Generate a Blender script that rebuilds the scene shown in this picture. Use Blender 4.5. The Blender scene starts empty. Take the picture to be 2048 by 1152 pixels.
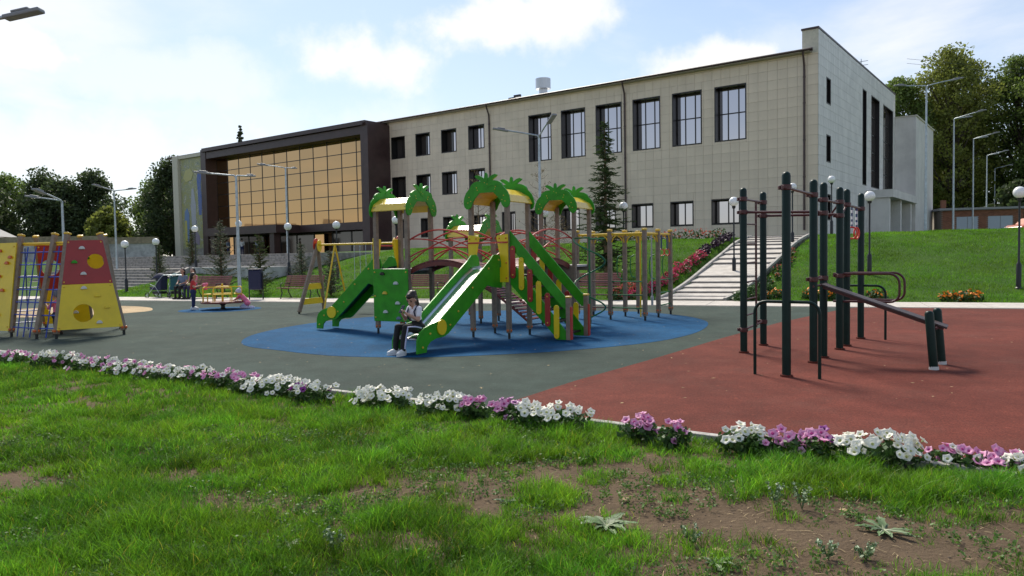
import bpy, math, random
import numpy as np
from mathutils import Vector, Matrix, noise as mnoise
random.seed(7); rng = np.random.default_rng(7)
sc = bpy.context.scene
COL = sc.collection
rad = math.radians

# ------------------------------------------------------------------ camera
CAMH = 1.65; PITCH = rad(2.52); ROLL = rad(1.0)
cam_d = bpy.data.cameras.new('camera'); cam = bpy.data.objects.new('camera', cam_d); COL.objects.link(cam)
fw = Vector((0, math.cos(PITCH), -math.sin(PITCH))); u0 = Vector((0, math.sin(PITCH), math.cos(PITCH))); r0 = Vector((1, 0, 0))
rt = r0*math.cos(ROLL) - u0*math.sin(ROLL); up = u0*math.cos(ROLL) + r0*math.sin(ROLL)
M = Matrix.Identity(4)
for i in range(3): M[i][0] = rt[i]; M[i][1] = up[i]; M[i][2] = -fw[i]
M.translation = (0, 0, CAMH); cam.matrix_world = M
cam_d.sensor_width = 36; cam_d.lens = 1500/2048*36; cam_d.clip_start = 0.05; cam_d.clip_end = 3000
sc.camera = cam

# ------------------------------------------------------------------ light
SUN_EL = rad(47); SUN_AZ = rad(-17)          # azimuth from +Y, negative = to the left
sdir = Vector((math.sin(SUN_AZ)*math.cos(SUN_EL), math.cos(SUN_AZ)*math.cos(SUN_EL), math.sin(SUN_EL)))
sl = bpy.data.lights.new('sun', 'SUN'); sl.energy = 2.8; sl.angle = rad(16.0); sl.color = (1.0, 0.93, 0.80)
so = bpy.data.objects.new('sun', sl); COL.objects.link(so); so.rotation_euler = sdir.to_track_quat('Z', 'Y').to_euler(); so.location = (0, 0, 60)
W = bpy.data.worlds.new('World'); sc.world = W; W.use_nodes = True
wn = W.node_tree; wn.nodes.clear()
def N(t, typ, **kw):
    n = t.nodes.new(typ)
    for k, v in kw.items(): setattr(n, k, v)
    return n
def setup_world():
    L = wn.links.new
    out = N(wn, 'ShaderNodeOutputWorld'); bg = N(wn, 'ShaderNodeBackground'); bg.inputs[1].default_value = 0.08
    sky = N(wn, 'ShaderNodeTexSky', sky_type='NISHITA', sun_disc=False)
    sky.sun_elevation = SUN_EL; sky.sun_rotation = SUN_AZ; sky.altitude = 150; sky.air_density = 1.0; sky.dust_density = 0.6; sky.ozone_density = 2.5
    tc = N(wn, 'ShaderNodeTexCoord')
    sep = N(wn, 'ShaderNodeSeparateXYZ'); L(tc.outputs['Generated'], sep.inputs[0])
    zz = N(wn, 'ShaderNodeMath', operation='MAXIMUM'); L(sep.outputs[2], zz.inputs[0]); zz.inputs[1].default_value = 0.0
    za = N(wn, 'ShaderNodeMath', operation='ADD'); L(zz.outputs[0], za.inputs[0]); za.inputs[1].default_value = 0.16
    dx = N(wn, 'ShaderNodeMath', operation='DIVIDE'); L(sep.outputs[0], dx.inputs[0]); L(za.outputs[0], dx.inputs[1])
    dy = N(wn, 'ShaderNodeMath', operation='DIVIDE'); L(sep.outputs[1], dy.inputs[0]); L(za.outputs[0], dy.inputs[1])
    cb = N(wn, 'ShaderNodeCombineXYZ'); L(dx.outputs[0], cb.inputs[0]); L(dy.outputs[0], cb.inputs[1])
    n1 = N(wn, 'ShaderNodeTexNoise'); n1.inputs['Scale'].default_value = 0.85; n1.inputs['Detail'].default_value = 9; n1.inputs['Roughness'].default_value = 0.56; n1.inputs['Distortion'].default_value = 0.25
    off = N(wn, 'ShaderNodeVectorMath', operation='ADD'); off.inputs[1].default_value = (3.1, 1.7, 0); L(cb.outputs[0], off.inputs[0]); L(off.outputs[0], n1.inputs['Vector'])
    r1 = N(wn, 'ShaderNodeMapRange', interpolation_type='SMOOTHSTEP'); r1.inputs['From Min'].default_value = 0.44; r1.inputs['From Max'].default_value = 0.74; r1.inputs['To Max'].default_value = 0.7; L(n1.outputs['Fac'], r1.inputs['Value'])
    # a finer noise makes the edges of the single cumulus clouds
    n2 = N(wn, 'ShaderNodeTexNoise'); n2.inputs['Scale'].default_value = 9; n2.inputs['Detail'].default_value = 7; n2.inputs['Roughness'].default_value = 0.6; L(tc.outputs['Generated'], n2.inputs['Vector'])
    acc = r1.outputs[0]
    def dirv(px, py):
        d = fw*1500 + rt*(px-1024) + up*(576-py); d.normalize(); return d
    for px, py, wx, wz, amt in ((990, 45, .135, .035, .95), (690, 118, .10, .040, .9), (1120, 25, .07, .045, .8), (1400, 140, .10, .028, .85), (40, 95, .07, .028, .8), (330, 150, .20, .045, .42), (150, 300, .3, .06, .5), (480, 250, .22, .05, .3), (1700, 70, .12, .03, .3)):
        d = dirv(px, py)
        sb = N(wn, 'ShaderNodeVectorMath', operation='SUBTRACT'); L(tc.outputs['Generated'], sb.inputs[0]); sb.inputs[1].default_value = d
        ml = N(wn, 'ShaderNodeVectorMath', operation='MULTIPLY'); L(sb.outputs[0], ml.inputs[0]); ml.inputs[1].default_value = (1/wx, 1/wx, 1/wz)
        ln = N(wn, 'ShaderNodeVectorMath', operation='LENGTH'); L(ml.outputs[0], ln.inputs[0])
        m1 = N(wn, 'ShaderNodeMath', operation='MULTIPLY_ADD'); L(n2.outputs['Fac'], m1.inputs[0]); m1.inputs[1].default_value = 3.2; m1.inputs[2].default_value = -1.6
        ad = N(wn, 'ShaderNodeMath', operation='SUBTRACT'); L(ln.outputs['Value'], ad.inputs[0]); L(m1.outputs[0], ad.inputs[1])
        mr = N(wn, 'ShaderNodeMapRange', interpolation_type='SMOOTHSTEP'); mr.inputs['From Min'].default_value = 1.25; mr.inputs['From Max'].default_value = 0.25; mr.inputs['To Max'].default_value = amt; L(ad.outputs[0], mr.inputs['Value'])
        mx = N(wn, 'ShaderNodeMath', operation='MAXIMUM'); L(acc, mx.inputs[0]); L(mr.outputs[0], mx.inputs[1]); acc = mx.outputs[0]
    # milky haze towards the horizon
    hz = N(wn, 'ShaderNodeMapRange', interpolation_type='SMOOTHSTEP'); hz.inputs['From Min'].default_value = 0.55; hz.inputs['From Max'].default_value = -0.05; hz.inputs['To Min'].default_value = 0.05; hz.inputs['To Max'].default_value = 0.55; L(sep.outputs[2], hz.inputs['Value'])
    mh = N(wn, 'ShaderNodeMix', data_type='RGBA'); L(hz.outputs[0], mh.inputs['Factor']); L(sky.outputs[0], mh.inputs['A']); mh.inputs['B'].default_value = (5.35, 5.6, 6.05, 1)
    mix = N(wn, 'ShaderNodeMix', data_type='RGBA'); L(acc, mix.inputs['Factor']); L(mh.outputs['Result'], mix.inputs['A']); mix.inputs['B'].default_value = (7.8, 7.55, 7.2, 1)
    L(mix.outputs['Result'], bg.inputs[0]); L(bg.outputs[0], out.inputs[0])
setup_world()
vs = sc.view_settings; vs.view_transform = 'Standard'; vs.look = 'None'; vs.exposure = 0.92; vs.gamma = 1; vs.use_curve_mapping = False
sc.render.engine = 'CYCLES'

# ------------------------------------------------------------------ materials
def mat(name, col, rough=.6, metal=0., var=0., vscale=8., bump=0., bscale=60., spec=.5, coat=0., trans=None, col2=None, var_lo=.4, var_hi=.6, rand=0., attr=None, coords='Object'):
    m = bpy.data.materials.new(name); m.use_nodes = True; t = m.node_tree; p = t.nodes['Principled BSDF']; L = t.links.new
    p.inputs['Base Color'].default_value = (*col, 1); p.inputs['Roughness'].default_value = rough; p.inputs['Metallic'].default_value = metal
    p.inputs['Specular IOR Level'].default_value = spec; p.inputs['Coat Weight'].default_value = coat
    tc = N(t, 'ShaderNodeTexCoord')
    csock = None
    if var > 0 or col2 is not None:
        n = N(t, 'ShaderNodeTexNoise'); n.inputs['Scale'].default_value = vscale; n.inputs['Detail'].default_value = 6; n.inputs['Roughness'].default_value = .62; L(tc.outputs[coords], n.inputs['Vector'])
        r = N(t, 'ShaderNodeMapRange'); r.inputs['From Min'].default_value = var_lo; r.inputs['From Max'].default_value = var_hi; L(n.outputs['Fac'], r.inputs['Value'])
        mx = N(t, 'ShaderNodeMix', data_type='RGBA'); L(r.outputs[0], mx.inputs['Factor'])
        if col2 is not None: a, b = col, col2
        else: a = tuple(c*(1-var) for c in col); b = tuple(min(1, c*(1+var)) for c in col)
        mx.inputs['A'].default_value = (*a, 1); mx.inputs['B'].default_value = (*b, 1); csock = mx.outputs['Result']
    if rand > 0:
        oi = N(t, 'ShaderNodeObjectInfo'); ge = N(t, 'ShaderNodeNewGeometry')
        ad = N(t, 'ShaderNodeMath', operation='ADD'); L(oi.outputs['Random'], ad.inputs[0]); L(ge.outputs['Random Per Island'], ad.inputs[1])
        fr = N(t, 'ShaderNodeMath', operation='FRACT'); L(ad.outputs[0], fr.inputs[0])
        mr = N(t, 'ShaderNodeMapRange'); mr.inputs['To Min'].default_value = 1-rand; mr.inputs['To Max'].default_value = 1+rand; L(fr.outputs[0], mr.inputs['Value'])
        vm = N(t, 'ShaderNodeMix', data_type='RGBA', blend_type='MULTIPLY'); vm.inputs['Factor'].default_value = 1
        if csock: L(csock, vm.inputs['A'])
        else: vm.inputs['A'].default_value = (*col, 1)
        L(mr.outputs[0], vm.inputs['B']); csock = vm.outputs['Result']
    if attr:
        at = N(t, 'ShaderNodeAttribute', attribute_name=attr)
        vm = N(t, 'ShaderNodeMix', data_type='RGBA', blend_type='MULTIPLY'); vm.inputs['Factor'].default_value = 1
        if csock: L(csock, vm.inputs['A'])
        else: vm.inputs['A'].default_value = (*col, 1)
        L(at.outputs['Color'], vm.inputs['B']); csock = vm.outputs['Result']
    if csock: L(csock, p.inputs['Base Color'])
    if bump > 0:
        n = N(t, 'ShaderNodeTexNoise'); n.inputs['Scale'].default_value = bscale; n.inputs['Detail'].default_value = 4; L(tc.outputs[coords], n.inputs['Vector'])
        b = N(t, 'ShaderNodeBump'); b.inputs['Strength'].default_value = bump; b.inputs['Distance'].default_value = .01; L(n.outputs['Fac'], b.inputs['Height']); L(b.outputs[0], p.inputs['Normal'])
    if trans:
        tr = N(t, 'ShaderNodeBsdfTranslucent'); ms = N(t, 'ShaderNodeMixShader'); ms.inputs[0].default_value = trans
        if csock: L(csock, tr.inputs[0])
        else: tr.inputs[0].default_value = (*col, 1)
        L(p.outputs[0], ms.inputs[1]); L(tr.outputs[0], ms.inputs[2]); L(ms.outputs[0], t.nodes['Material Output'].inputs[0])
    return m

def rubber(name, c):
    m = mat(name, c, rough=.95, spec=.2, bump=.6, bscale=190); t = m.node_tree; L = t.links.new; p = t.nodes['Principled BSDF']; tc = N(t, 'ShaderNodeTexCoord'); prev = None
    for sc_, lo, hi, amt, det in ((.33, .35, .65, .16, 4), (2.6, .35, .65, .12, 6), (70., .3, .7, .42, 3), (11., .60, .72, .22, 8)):
        n = N(t, 'ShaderNodeTexNoise'); n.inputs['Scale'].default_value = sc_; n.inputs['Detail'].default_value = det; n.inputs['Roughness'].default_value = .6; L(tc.outputs['Object'], n.inputs['Vector'])
        r = N(t, 'ShaderNodeMapRange'); r.inputs['From Min'].default_value = lo; r.inputs['From Max'].default_value = hi; r.inputs['To Min'].default_value = 1-amt; r.inputs['To Max'].default_value = 1+amt; L(n.outputs['Fac'], r.inputs['Value'])
        if prev is None: prev = r.outputs[0]
        else: q = N(t, 'ShaderNodeMath', operation='MULTIPLY'); L(prev, q.inputs[0]); L(r.outputs[0], q.inputs[1]); prev = q.outputs[0]
    vm = N(t, 'ShaderNodeMix', data_type='RGBA', blend_type='MULTIPLY'); vm.inputs['Factor'].default_value = 1; vm.inputs['A'].default_value = (*[x*1.18 for x in c], 1); L(prev, vm.inputs['B'])
    # trodden-in dust
    n = N(t, 'ShaderNodeTexNoise'); n.inputs['Scale'].default_value = .9; n.inputs['Detail'].default_value = 9; n.inputs['Roughness'].default_value = .7; L(tc.outputs['Object'], n.inputs['Vector'])
    r = N(t, 'ShaderNodeMapRange'); r.inputs['From Min'].default_value = .5; r.inputs['From Max'].default_value = .75; r.inputs['To Max'].default_value = .11; L(n.outputs['Fac'], r.inputs['Value'])
    d = N(t, 'ShaderNodeMix', data_type='RGBA'); L(r.outputs[0], d.inputs['Factor']); L(vm.outputs['Result'], d.inputs['A']); d.inputs['B'].default_value = (.16, .14, .115, 1); L(d.outputs['Result'], p.inputs['Base Color']); return m
MT = dict(
    green_rubber=rubber('green_rubber', (.046, .066, .055)), blue_rubber=rubber('blue_rubber', (.003, .075, .185)),
    red_rubber=rubber('red_rubber', (.138, .034, .023)), beige_rubber=rubber('beige_rubber', (.44, .33, .2)),
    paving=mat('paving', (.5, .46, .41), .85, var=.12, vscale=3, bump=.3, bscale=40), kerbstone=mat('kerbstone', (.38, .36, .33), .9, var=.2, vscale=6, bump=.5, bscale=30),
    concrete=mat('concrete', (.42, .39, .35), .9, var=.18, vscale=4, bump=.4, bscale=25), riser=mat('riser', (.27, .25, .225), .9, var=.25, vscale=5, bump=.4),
    stonewall=mat('stonewall', (.42, .41, .4), .9, var=.2, vscale=2, bump=.4), sandcap=mat('sandcap', (.3, .24, .16), .9, var=.2, vscale=3),
    tile=mat('tile', (.77, .64, .485), .45, var=.04, vscale=.6, rand=.03), wallback=mat('wallback', (.48, .42, .34), .9),
    sidetile_skylit=mat('sidetile_skylit', (.74, .71, .66), .45, var=.06, vscale=.9, rand=.045),  # paler, cooler copy of the facade tile: sky light put into its colour
    brown=mat('brown_cladding', (.062, .034, .032), .42, var=.12, vscale=1.5), dark=mat('dark_frame', (.012, .010, .010), .35),
    plinth=mat('plinth', (.3, .28, .25), .85, var=.15, vscale=3), parapet=mat('parapet_paint', (.6, .56, .45), .7, var=.06),
    soffit=mat('soffit', (.5, .46, .4), .8), roofmetal=mat('roof_metal', (.55, .56, .57), .35, metal=.6),
    pane=mat('window_glass', (.56, .52, .53), .03, metal=1.0), goldpane=mat('gold_glass', (.50, .305, .145), .035, metal=1.0, rand=.04), darkpane=mat('dark_glass', (.05, .04, .035), .06, spec=.8),
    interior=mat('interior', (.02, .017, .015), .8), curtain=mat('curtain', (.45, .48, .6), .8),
    galv=mat('galvanised_steel', (.42, .47, .5), .45, metal=.7, var=.12, vscale=6), blackiron=mat('black_iron', (.012, .012, .013), .45), globe=mat('globe_glass', (.86, .86, .84), .25, spec=.6),
    lampgrey=mat('lamp_head', (.25, .26, .27), .5),
    pgreen=mat('green_panel', (.034, .29, .010), .38, var=.12, vscale=5, spec=.3), pyellow=mat('yellow_panel', (.80, .57, .010), .34, var=.05, vscale=3), pred=mat('red_panel', (.36, .025, .022), .38, var=.06, vscale=3),
    pwood=mat('taupe_post', (.235, .175, .125), .6, var=.14, vscale=9, bump=.15, bscale=40), redpaint=mat('red_paint', (.5, .035, .02), .35), bolt=mat('yellow_cap', (.75, .48, .05), .35), orangebolt=mat('orange_cap', (.62, .13, .02), .4),
    steel=mat('slide_steel', (.85, .85, .85), .3, metal=1.0, var=.05, vscale=5), blackplastic=mat('black_plastic', (.008, .010, .016), .3), greendark=mat('green_tube', (.012, .16, .05), .35),
    yellowtube=mat('yellow_tube', (.78, .5, .02), .35), bluetube=mat('blue_tube', (.02, .06, .35), .35), slatred=mat('slat_maroon', (.16, .03, .022), .5, var=.15, vscale=8), deck=mat('deck_ply', (.5, .47, .44), .6, var=.1),
    roofyellow=mat('roof_yellow', (.80, .56, .06), .24, spec=.7, var=.04),
    wgreen=mat('dark_green_paint', (.003, .020, .015), .42, spec=.25, var=.12, vscale=6), wred=mat('maroon_paint', (.075, .018, .018), .38), wboard=mat('brown_board', (.052, .034, .032), .55, var=.2, vscale=20), ringred=mat('ring_red', (.7, .06, .03), .4), strapblue=mat('strap_blue', (.02, .04, .16), .6), white=mat('white_paint', (.75, .75, .74), .5),
    whitegrip=mat('grip_pale', (.62, .62, .58), .5), benchslat=mat('bench_slat', (.27, .105, .085), .5, var=.2, vscale=12), rope=mat('rope', (.42, .42, .4), .9),
    skin=mat('skin', (.48, .27, .19), .5), hair=mat('hair_dark', (.022, .013, .009), .5), shirtwhite=mat('shirt_white', (.78, .76, .8), .8, bump=.2, bscale=25), pantsblack=mat('trousers_black', (.010, .009, .010), .8, bump=.2, bscale=25),
    shirtred=mat('shirt_red', (.5, .03, .035), .8), jeans=mat('jeans', (.02, .03, .10), .85), pinkcloth=mat('pink_cloth', (.72, .17, .3), .8), bluegrey=mat('cloth_bluegrey', (.16, .20, .28), .8), tealcloth=mat('teal_cloth', (.015, .09, .11), .8), navycloth=mat('navy_cloth', (.02, .025, .06), .8), lilac=mat('lilac_cloth', (.5, .5, .68), .8),
    binblue=mat('bin_blue', (.012, .014, .055), .5), brick=mat('brick', (.28, .12, .07), .9, rand=.2), mortar=mat('mortar', (.3, .26, .22), .95), garagedoor=mat('garage_door', (.42, .47, .52), .6), roofing=mat('roofing_grey', (.3, .3, .3), .8), carorange=mat('car_orange', (.75, .2, .05), .25, coat=.6), carglass=mat('car_glass', (.05, .06, .07), .06, spec=.8), tyre=mat('tyre', (.015, .015, .015), .8),
    mosaic=None, bark=mat('bark', (.075, .06, .048), .9, var=.3, vscale=6, bump=.6), birchbark=mat('bark_pale', (.22, .2, .17), .9, var=.5, vscale=5),
    leaf_dark=mat('leaf_dark', (.062, .092, .032), .6, rand=.45, trans=.45), leaf_mid=mat('leaf_mid', (.13, .19, .04), .6, rand=.4, trans=.5), leaf_yellow=mat('leaf_olive', (.20, .23, .045), .6, rand=.4, trans=.5),
    needle=mat('spruce_needle', (.042, .078, .026), .6, rand=.35, trans=.2), larch=mat('larch_needle', (.055, .085, .03), .6, rand=.3, trans=.25), twig=mat('twig_brown', (.17, .11, .06), .85), larch_dry=mat('larch_dry', (.23, .17, .06), .8, rand=.3),
    petwhite=mat('petal_white', (.88, .86, .76), .55, trans=.25), petpink=mat('petal_pink', (.70, .22, .46), .55, trans=.25, col2=(.80, .40, .60), vscale=30), petdeep=mat('petal_deep_pink', (.5, .07, .28), .55, trans=.2), petpurple=mat('petal_purple', (.24, .025, .24), .55, trans=.2), throat=mat('petal_throat', (.62, .63, .28), .6),
    pleaf=mat('petunia_leaf', (.045, .10, .02), .6, rand=.35, trans=.25), magenta=mat('phlox_magenta', (.55, .045, .12), .6, rand=.35, trans=.2), plum=mat('coleus_plum', (.045, .014, .035), .6, rand=.3), orange=mat('marigold', (.85, .24, .01), .6, rand=.15), salmon=mat('phlox_salmon', (.62, .14, .10), .6, rand=.3, trans=.2),
    weed=mat('dock_leaf', (.115, .19, .07), .55, rand=.2, trans=.2, var=.2, vscale=20), weedrib=mat('dock_rib', (.3, .33, .2), .6), weedflower=mat('weed_white', (.6, .68, .45), .7),
    straw=mat('dry_straw', (.36, .27, .14), .9, rand=.3), dryleaf=mat('dry_leaf', (.34, .24, .12), .8), black=mat('black_phone', (.006, .006, .007), .2), asphalt=mat('asphalt', (.07, .07, .07), .9),
)
for k_ in ('tile', 'sidetile_skylit'):
    t = MT[k_].node_tree; L = t.links.new; p = t.nodes['Principled BSDF']; src = p.inputs['Base Color'].links[0].from_socket
    g = N(t, 'ShaderNodeNewGeometry'); mp = N(t, 'ShaderNodeMapping'); mp.inputs['Scale'].default_value = (1.3, 1.3, .12); L(g.outputs['Position'], mp.inputs['Vector'])
    n = N(t, 'ShaderNodeTexNoise'); n.inputs['Scale'].default_value = 1.0; n.inputs['Detail'].default_value = 7; n.inputs['Roughness'].default_value = .65; L(mp.outputs[0], n.inputs['Vector'])
    r = N(t, 'ShaderNodeMapRange'); r.inputs['From Min'].default_value = .35; r.inputs['From Max'].default_value = .6; r.inputs['To Min'].default_value = .95; r.inputs['To Max'].default_value = 1.02; L(n.outputs['Fac'], r.inputs['Value'])
    vm = N(t, 'ShaderNodeMix', data_type='RGBA', blend_type='MULTIPLY'); vm.inputs['Factor'].default_value = 1; L(src, vm.inputs['A']); L(r.outputs[0], vm.inputs['B']); L(vm.outputs['Result'], p.inputs['Base Color'])
# ------------------------------------------------------------------ mesh helpers
class MB:
    def __init__(s): s.v = []; s.f = []
    def add(s, V, F):
        o = len(s.v); s.v += [tuple(p) for p in V]; s.f += [tuple(i+o for i in q) for q in F]; return s
    def box(s, c, d, R=None):
        hx, hy, hz = d[0]/2, d[1]/2, d[2]/2; c = Vector(c); V = []
        for x, y, z in ((-1,-1,-1),(1,-1,-1),(1,1,-1),(-1,1,-1),(-1,-1,1),(1,-1,1),(1,1,1),(-1,1,1)):
            p = Vector((x*hx, y*hy, z*hz)); V.append(c+(R @ p if R else p))
        return s.add(V, [(0,3,2,1),(4,5,6,7),(0,1,5,4),(1,2,6,5),(2,3,7,6),(3,0,4,7)])
    def b2(s, x0, x1, y0, y1, z0, z1): return s.box(((x0+x1)/2, (y0+y1)/2, (z0+z1)/2), (abs(x1-x0), abs(y1-y0), abs(z1-z0)))
    def tube(s, P, r, n=8, cap=True):
        P = [Vector(p) for p in P]; m = len(P); rr = r if isinstance(r, (list, tuple)) else [r]*m
        T = [(P[min(i+1, m-1)]-P[max(i-1, 0)]).normalized() for i in range(m)]
        a = Vector((0, 0, 1)) if abs(T[0].z) < .9 else Vector((1, 0, 0)); U = T[0].cross(a).normalized(); V = []
        for i in range(m):
            U = (U-T[i]*U.dot(T[i])); U = U.normalized() if U.length > 1e-6 else T[i].orthogonal().normalized(); B = T[i].cross(U)
            for k in range(n):
                an = 2*math.pi*(k+.5)/n; V.append(P[i]+(U*math.cos(an)+B*math.sin(an))*rr[i])
        F = [(i*n+k, i*n+(k+1) % n, (i+1)*n+(k+1) % n, (i+1)*n+k) for i in range(m-1) for k in range(n)]
        if cap: F += [tuple(range(n-1, -1, -1)), tuple((m-1)*n+k for k in range(n))]
        return s.add(V, F)
    def prism(s, poly, o, U, V, W, th):
        o, U, V, W = Vector(o), Vector(U), Vector(V), Vector(W); n = len(poly)
        A = [o+U*p[0]+V*p[1]-W*th/2 for p in poly]; B = [q+W*th for q in A]
        return s.add(A+B, [tuple(range(n-1, -1, -1)), tuple(range(n, 2*n))]+[(i, (i+1) % n, n+(i+1) % n, n+i) for i in range(n)])
    def lathe(s, prof, n=16, o=(0, 0, 0)):
        o = Vector(o); m = len(prof); V = []
        for r, z in prof:
            for k in range(n): V.append(o+Vector((r*math.cos(2*math.pi*k/n), r*math.sin(2*math.pi*k/n), z)))
        F = [(i*n+k, i*n+(k+1) % n, (i+1)*n+(k+1) % n, (i+1)*n+k) for i in range(m-1) for k in range(n)]
        F += [tuple(range(n-1, -1, -1)), tuple((m-1)*n+k for k in range(n))]
        return s.add(V, F)
    def ball(s, c, r, nu=10, nv=6, sc3=(1, 1, 1)):
        c = Vector(c); V = [c+Vector((0, 0, -r*sc3[2]))]
        for j in range(1, nv):
            ph = -math.pi/2+math.pi*j/nv
            for k in range(nu): V.append(c+Vector((r*sc3[0]*math.cos(ph)*math.cos(2*math.pi*k/nu), r*sc3[1]*math.cos(ph)*math.sin(2*math.pi*k/nu), r*sc3[2]*math.sin(ph))))
        V.append(c+Vector((0, 0, r*sc3[2]))); e = len(V)-1; F = []
        for k in range(nu): F.append((0, 1+(k+1) % nu, 1+k))
        for j in range(nv-2):
            for k in range(nu): a = 1+j*nu; F.append((a+k, a+(k+1) % nu, a+nu+(k+1) % nu, a+nu+k))
        a = 1+(nv-2)*nu
        for k in range(nu): F.append((a+k, a+(k+1) % nu, e))
        return s.add(V, F)
    def mesh(s, name, mats, smooth=False):
        me = bpy.data.meshes.new(name); me.from_pydata(s.v, [], s.f); me.update()
        for m in (mats if isinstance(mats, (list, tuple)) else [mats]): me.materials.append(MT[m] if isinstance(m, str) else m)
        if smooth: me.shade_smooth()
        return me
    def build(s, name, m, parent=None, smooth=False, bevel=0):
        return put(name, s.mesh(name, m, smooth), parent, bevel=bevel)
def put(name, me, parent=None, loc=None, rot=None, scale=None, bevel=0):
    o = bpy.data.objects.new(name, me); COL.objects.link(o)
    if name in ('bolts', 'foot_caps'): o['kind'] = 'stuff'
    if parent: o.parent = parent
    if loc: o.location = loc
    if rot: o.rotation_euler = rot
    if scale: o.scale = scale
    if bevel:
        b = o.modifiers.new('bevel', 'BEVEL'); b.width = bevel; b.segments = 2; b.limit_method = 'ANGLE'; b.angle_limit = rad(40)
    return o
def tag(o, label=None, cat=None, group=None, kind=None):
    if label: o['label'] = label
    if cat: o['category'] = cat
    if group: o['group'] = group
    if kind: o['kind'] = kind
    return o
def thing(name, label, cat, loc=(0, 0, 0), rz=0, group=None):
    o = bpy.data.objects.new(name, None); COL.objects.link(o); o.location = loc; o.rotation_euler = (0, 0, rz); o.empty_display_size = .2
    return tag(o, label, cat, group)
def smooth01(x): x = max(0., min(1., x)); return x*x*(3-2*x)
def smoothed(o, ang=40):
    o.data.shade_smooth()
    try: o.data.set_sharp_from_angle(angle=rad(ang))
    except Exception: pass
    return o
def np_mesh(name, V, F, m, tint=None, smooth=False):
    """V (n,3) float, F (k,c) int, all faces with the same corner count"""
    me = bpy.data.meshes.new(name); V = np.ascontiguousarray(V, dtype=np.float32); F = np.ascontiguousarray(F, dtype=np.int32); k, c = F.shape
    me.vertices.add(len(V)); me.vertices.foreach_set('co', V.ravel()); me.loops.add(k*c); me.loops.foreach_set('vertex_index', F.ravel())
    me.polygons.add(k); me.polygons.foreach_set('loop_start', np.arange(0, k*c, c, dtype=np.int32)); me.polygons.foreach_set('loop_total', np.full(k, c, dtype=np.int32))
    me.update(calc_edges=True); me.materials.append(MT[m] if isinstance(m, str) else m)
    if tint is not None:
        a = me.color_attributes.new('tint', 'FLOAT_COLOR', 'POINT'); t4 = np.ones((len(V), 4), dtype=np.float32); t4[:, :3] = tint; a.data.foreach_set('color', t4.ravel())
    if smooth: me.shade_smooth()
    return me

# ------------------------------------------------------------------ ground
PA = Vector((14.61, 21.54)); PU = Vector((-.926, .377)); PN = Vector((.377, .926))      # back edge of the pale path
KERB = [(-16.0, 18.3), (-9.41, 13.69), (-5.4, 11.08), (-1.98, 8.85), (-.51, 7.9), (.59, 7.2), (1.86, 6.33), (2.62, 5.81), (3.55, 5.17), (6.5, 3.1)]
ST0 = Vector((-19.6, 39.6)); SA = Vector((-.804, .595)); SB = Vector((.595, .804))     # big stairs: right foot, along, uphill
def kerb_y(x):
    for (a, b), (c, d) in zip(KERB, KERB[1:]):
        if a <= x <= c: return b+(d-b)*(x-a)/(c-a)
    return KERB[0][1]+(KERB[0][0]-x)*.7 if x < KERB[0][0] else KERB[-1][1]-(x-KERB[-1][0])*.69
def ztop(x): return max(1.95, min(2.38, 2.15+.012*x))
def stair_z(b): return 0 if b < 0 else min(1.2, math.floor(b/.34+1)*.15) if b < 3.9 else min(1.95, 1.2+math.floor((b-3.9)/.34+1)*.15)
def terrain(x, y, carve=True):
    s = (x-PA.x)*PN.x+(y-PA.y)*PN.y
    if s > 0:
        f = (s-.2)/12.3; f = max(0, min(1, f)); z = ztop(x)*(f*.45+.55*smooth01(f))
        z += .05*mnoise.noise((x*.35, y*.35, 3.))*smooth01(s/3)*(1-smooth01((s-11)/2))
        q = Vector((x, y))-ST0; a = q.dot(SA); b = q.dot(SB)
        if a > -.6 and b > -1.5:
            w = smooth01((a+.6)/.5); z = z*(1-w)+min(z, max(-.05, stair_z(b-.6)-.2))*w
        if carve:
            qx, qy = x-6.0, y-25.2; l = qx*.53+qy*.848; w = (.53*qy-.848*qx)/(.53*-.37-.848*.93)
            if -1 < l < 15 and abs(w) < 1.45+.03*l: z -= .3*smooth01((1.45+.03*l-abs(w))/.3)
        return z
    d = kerb_y(x)-y
    if d > 0: return .0+min(1, d/.6)*(.035*mnoise.noise((x*.9, y*.9, 1.))+.02*mnoise.noise((x*3, y*3, 5.))+.02)
    return -.05
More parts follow.
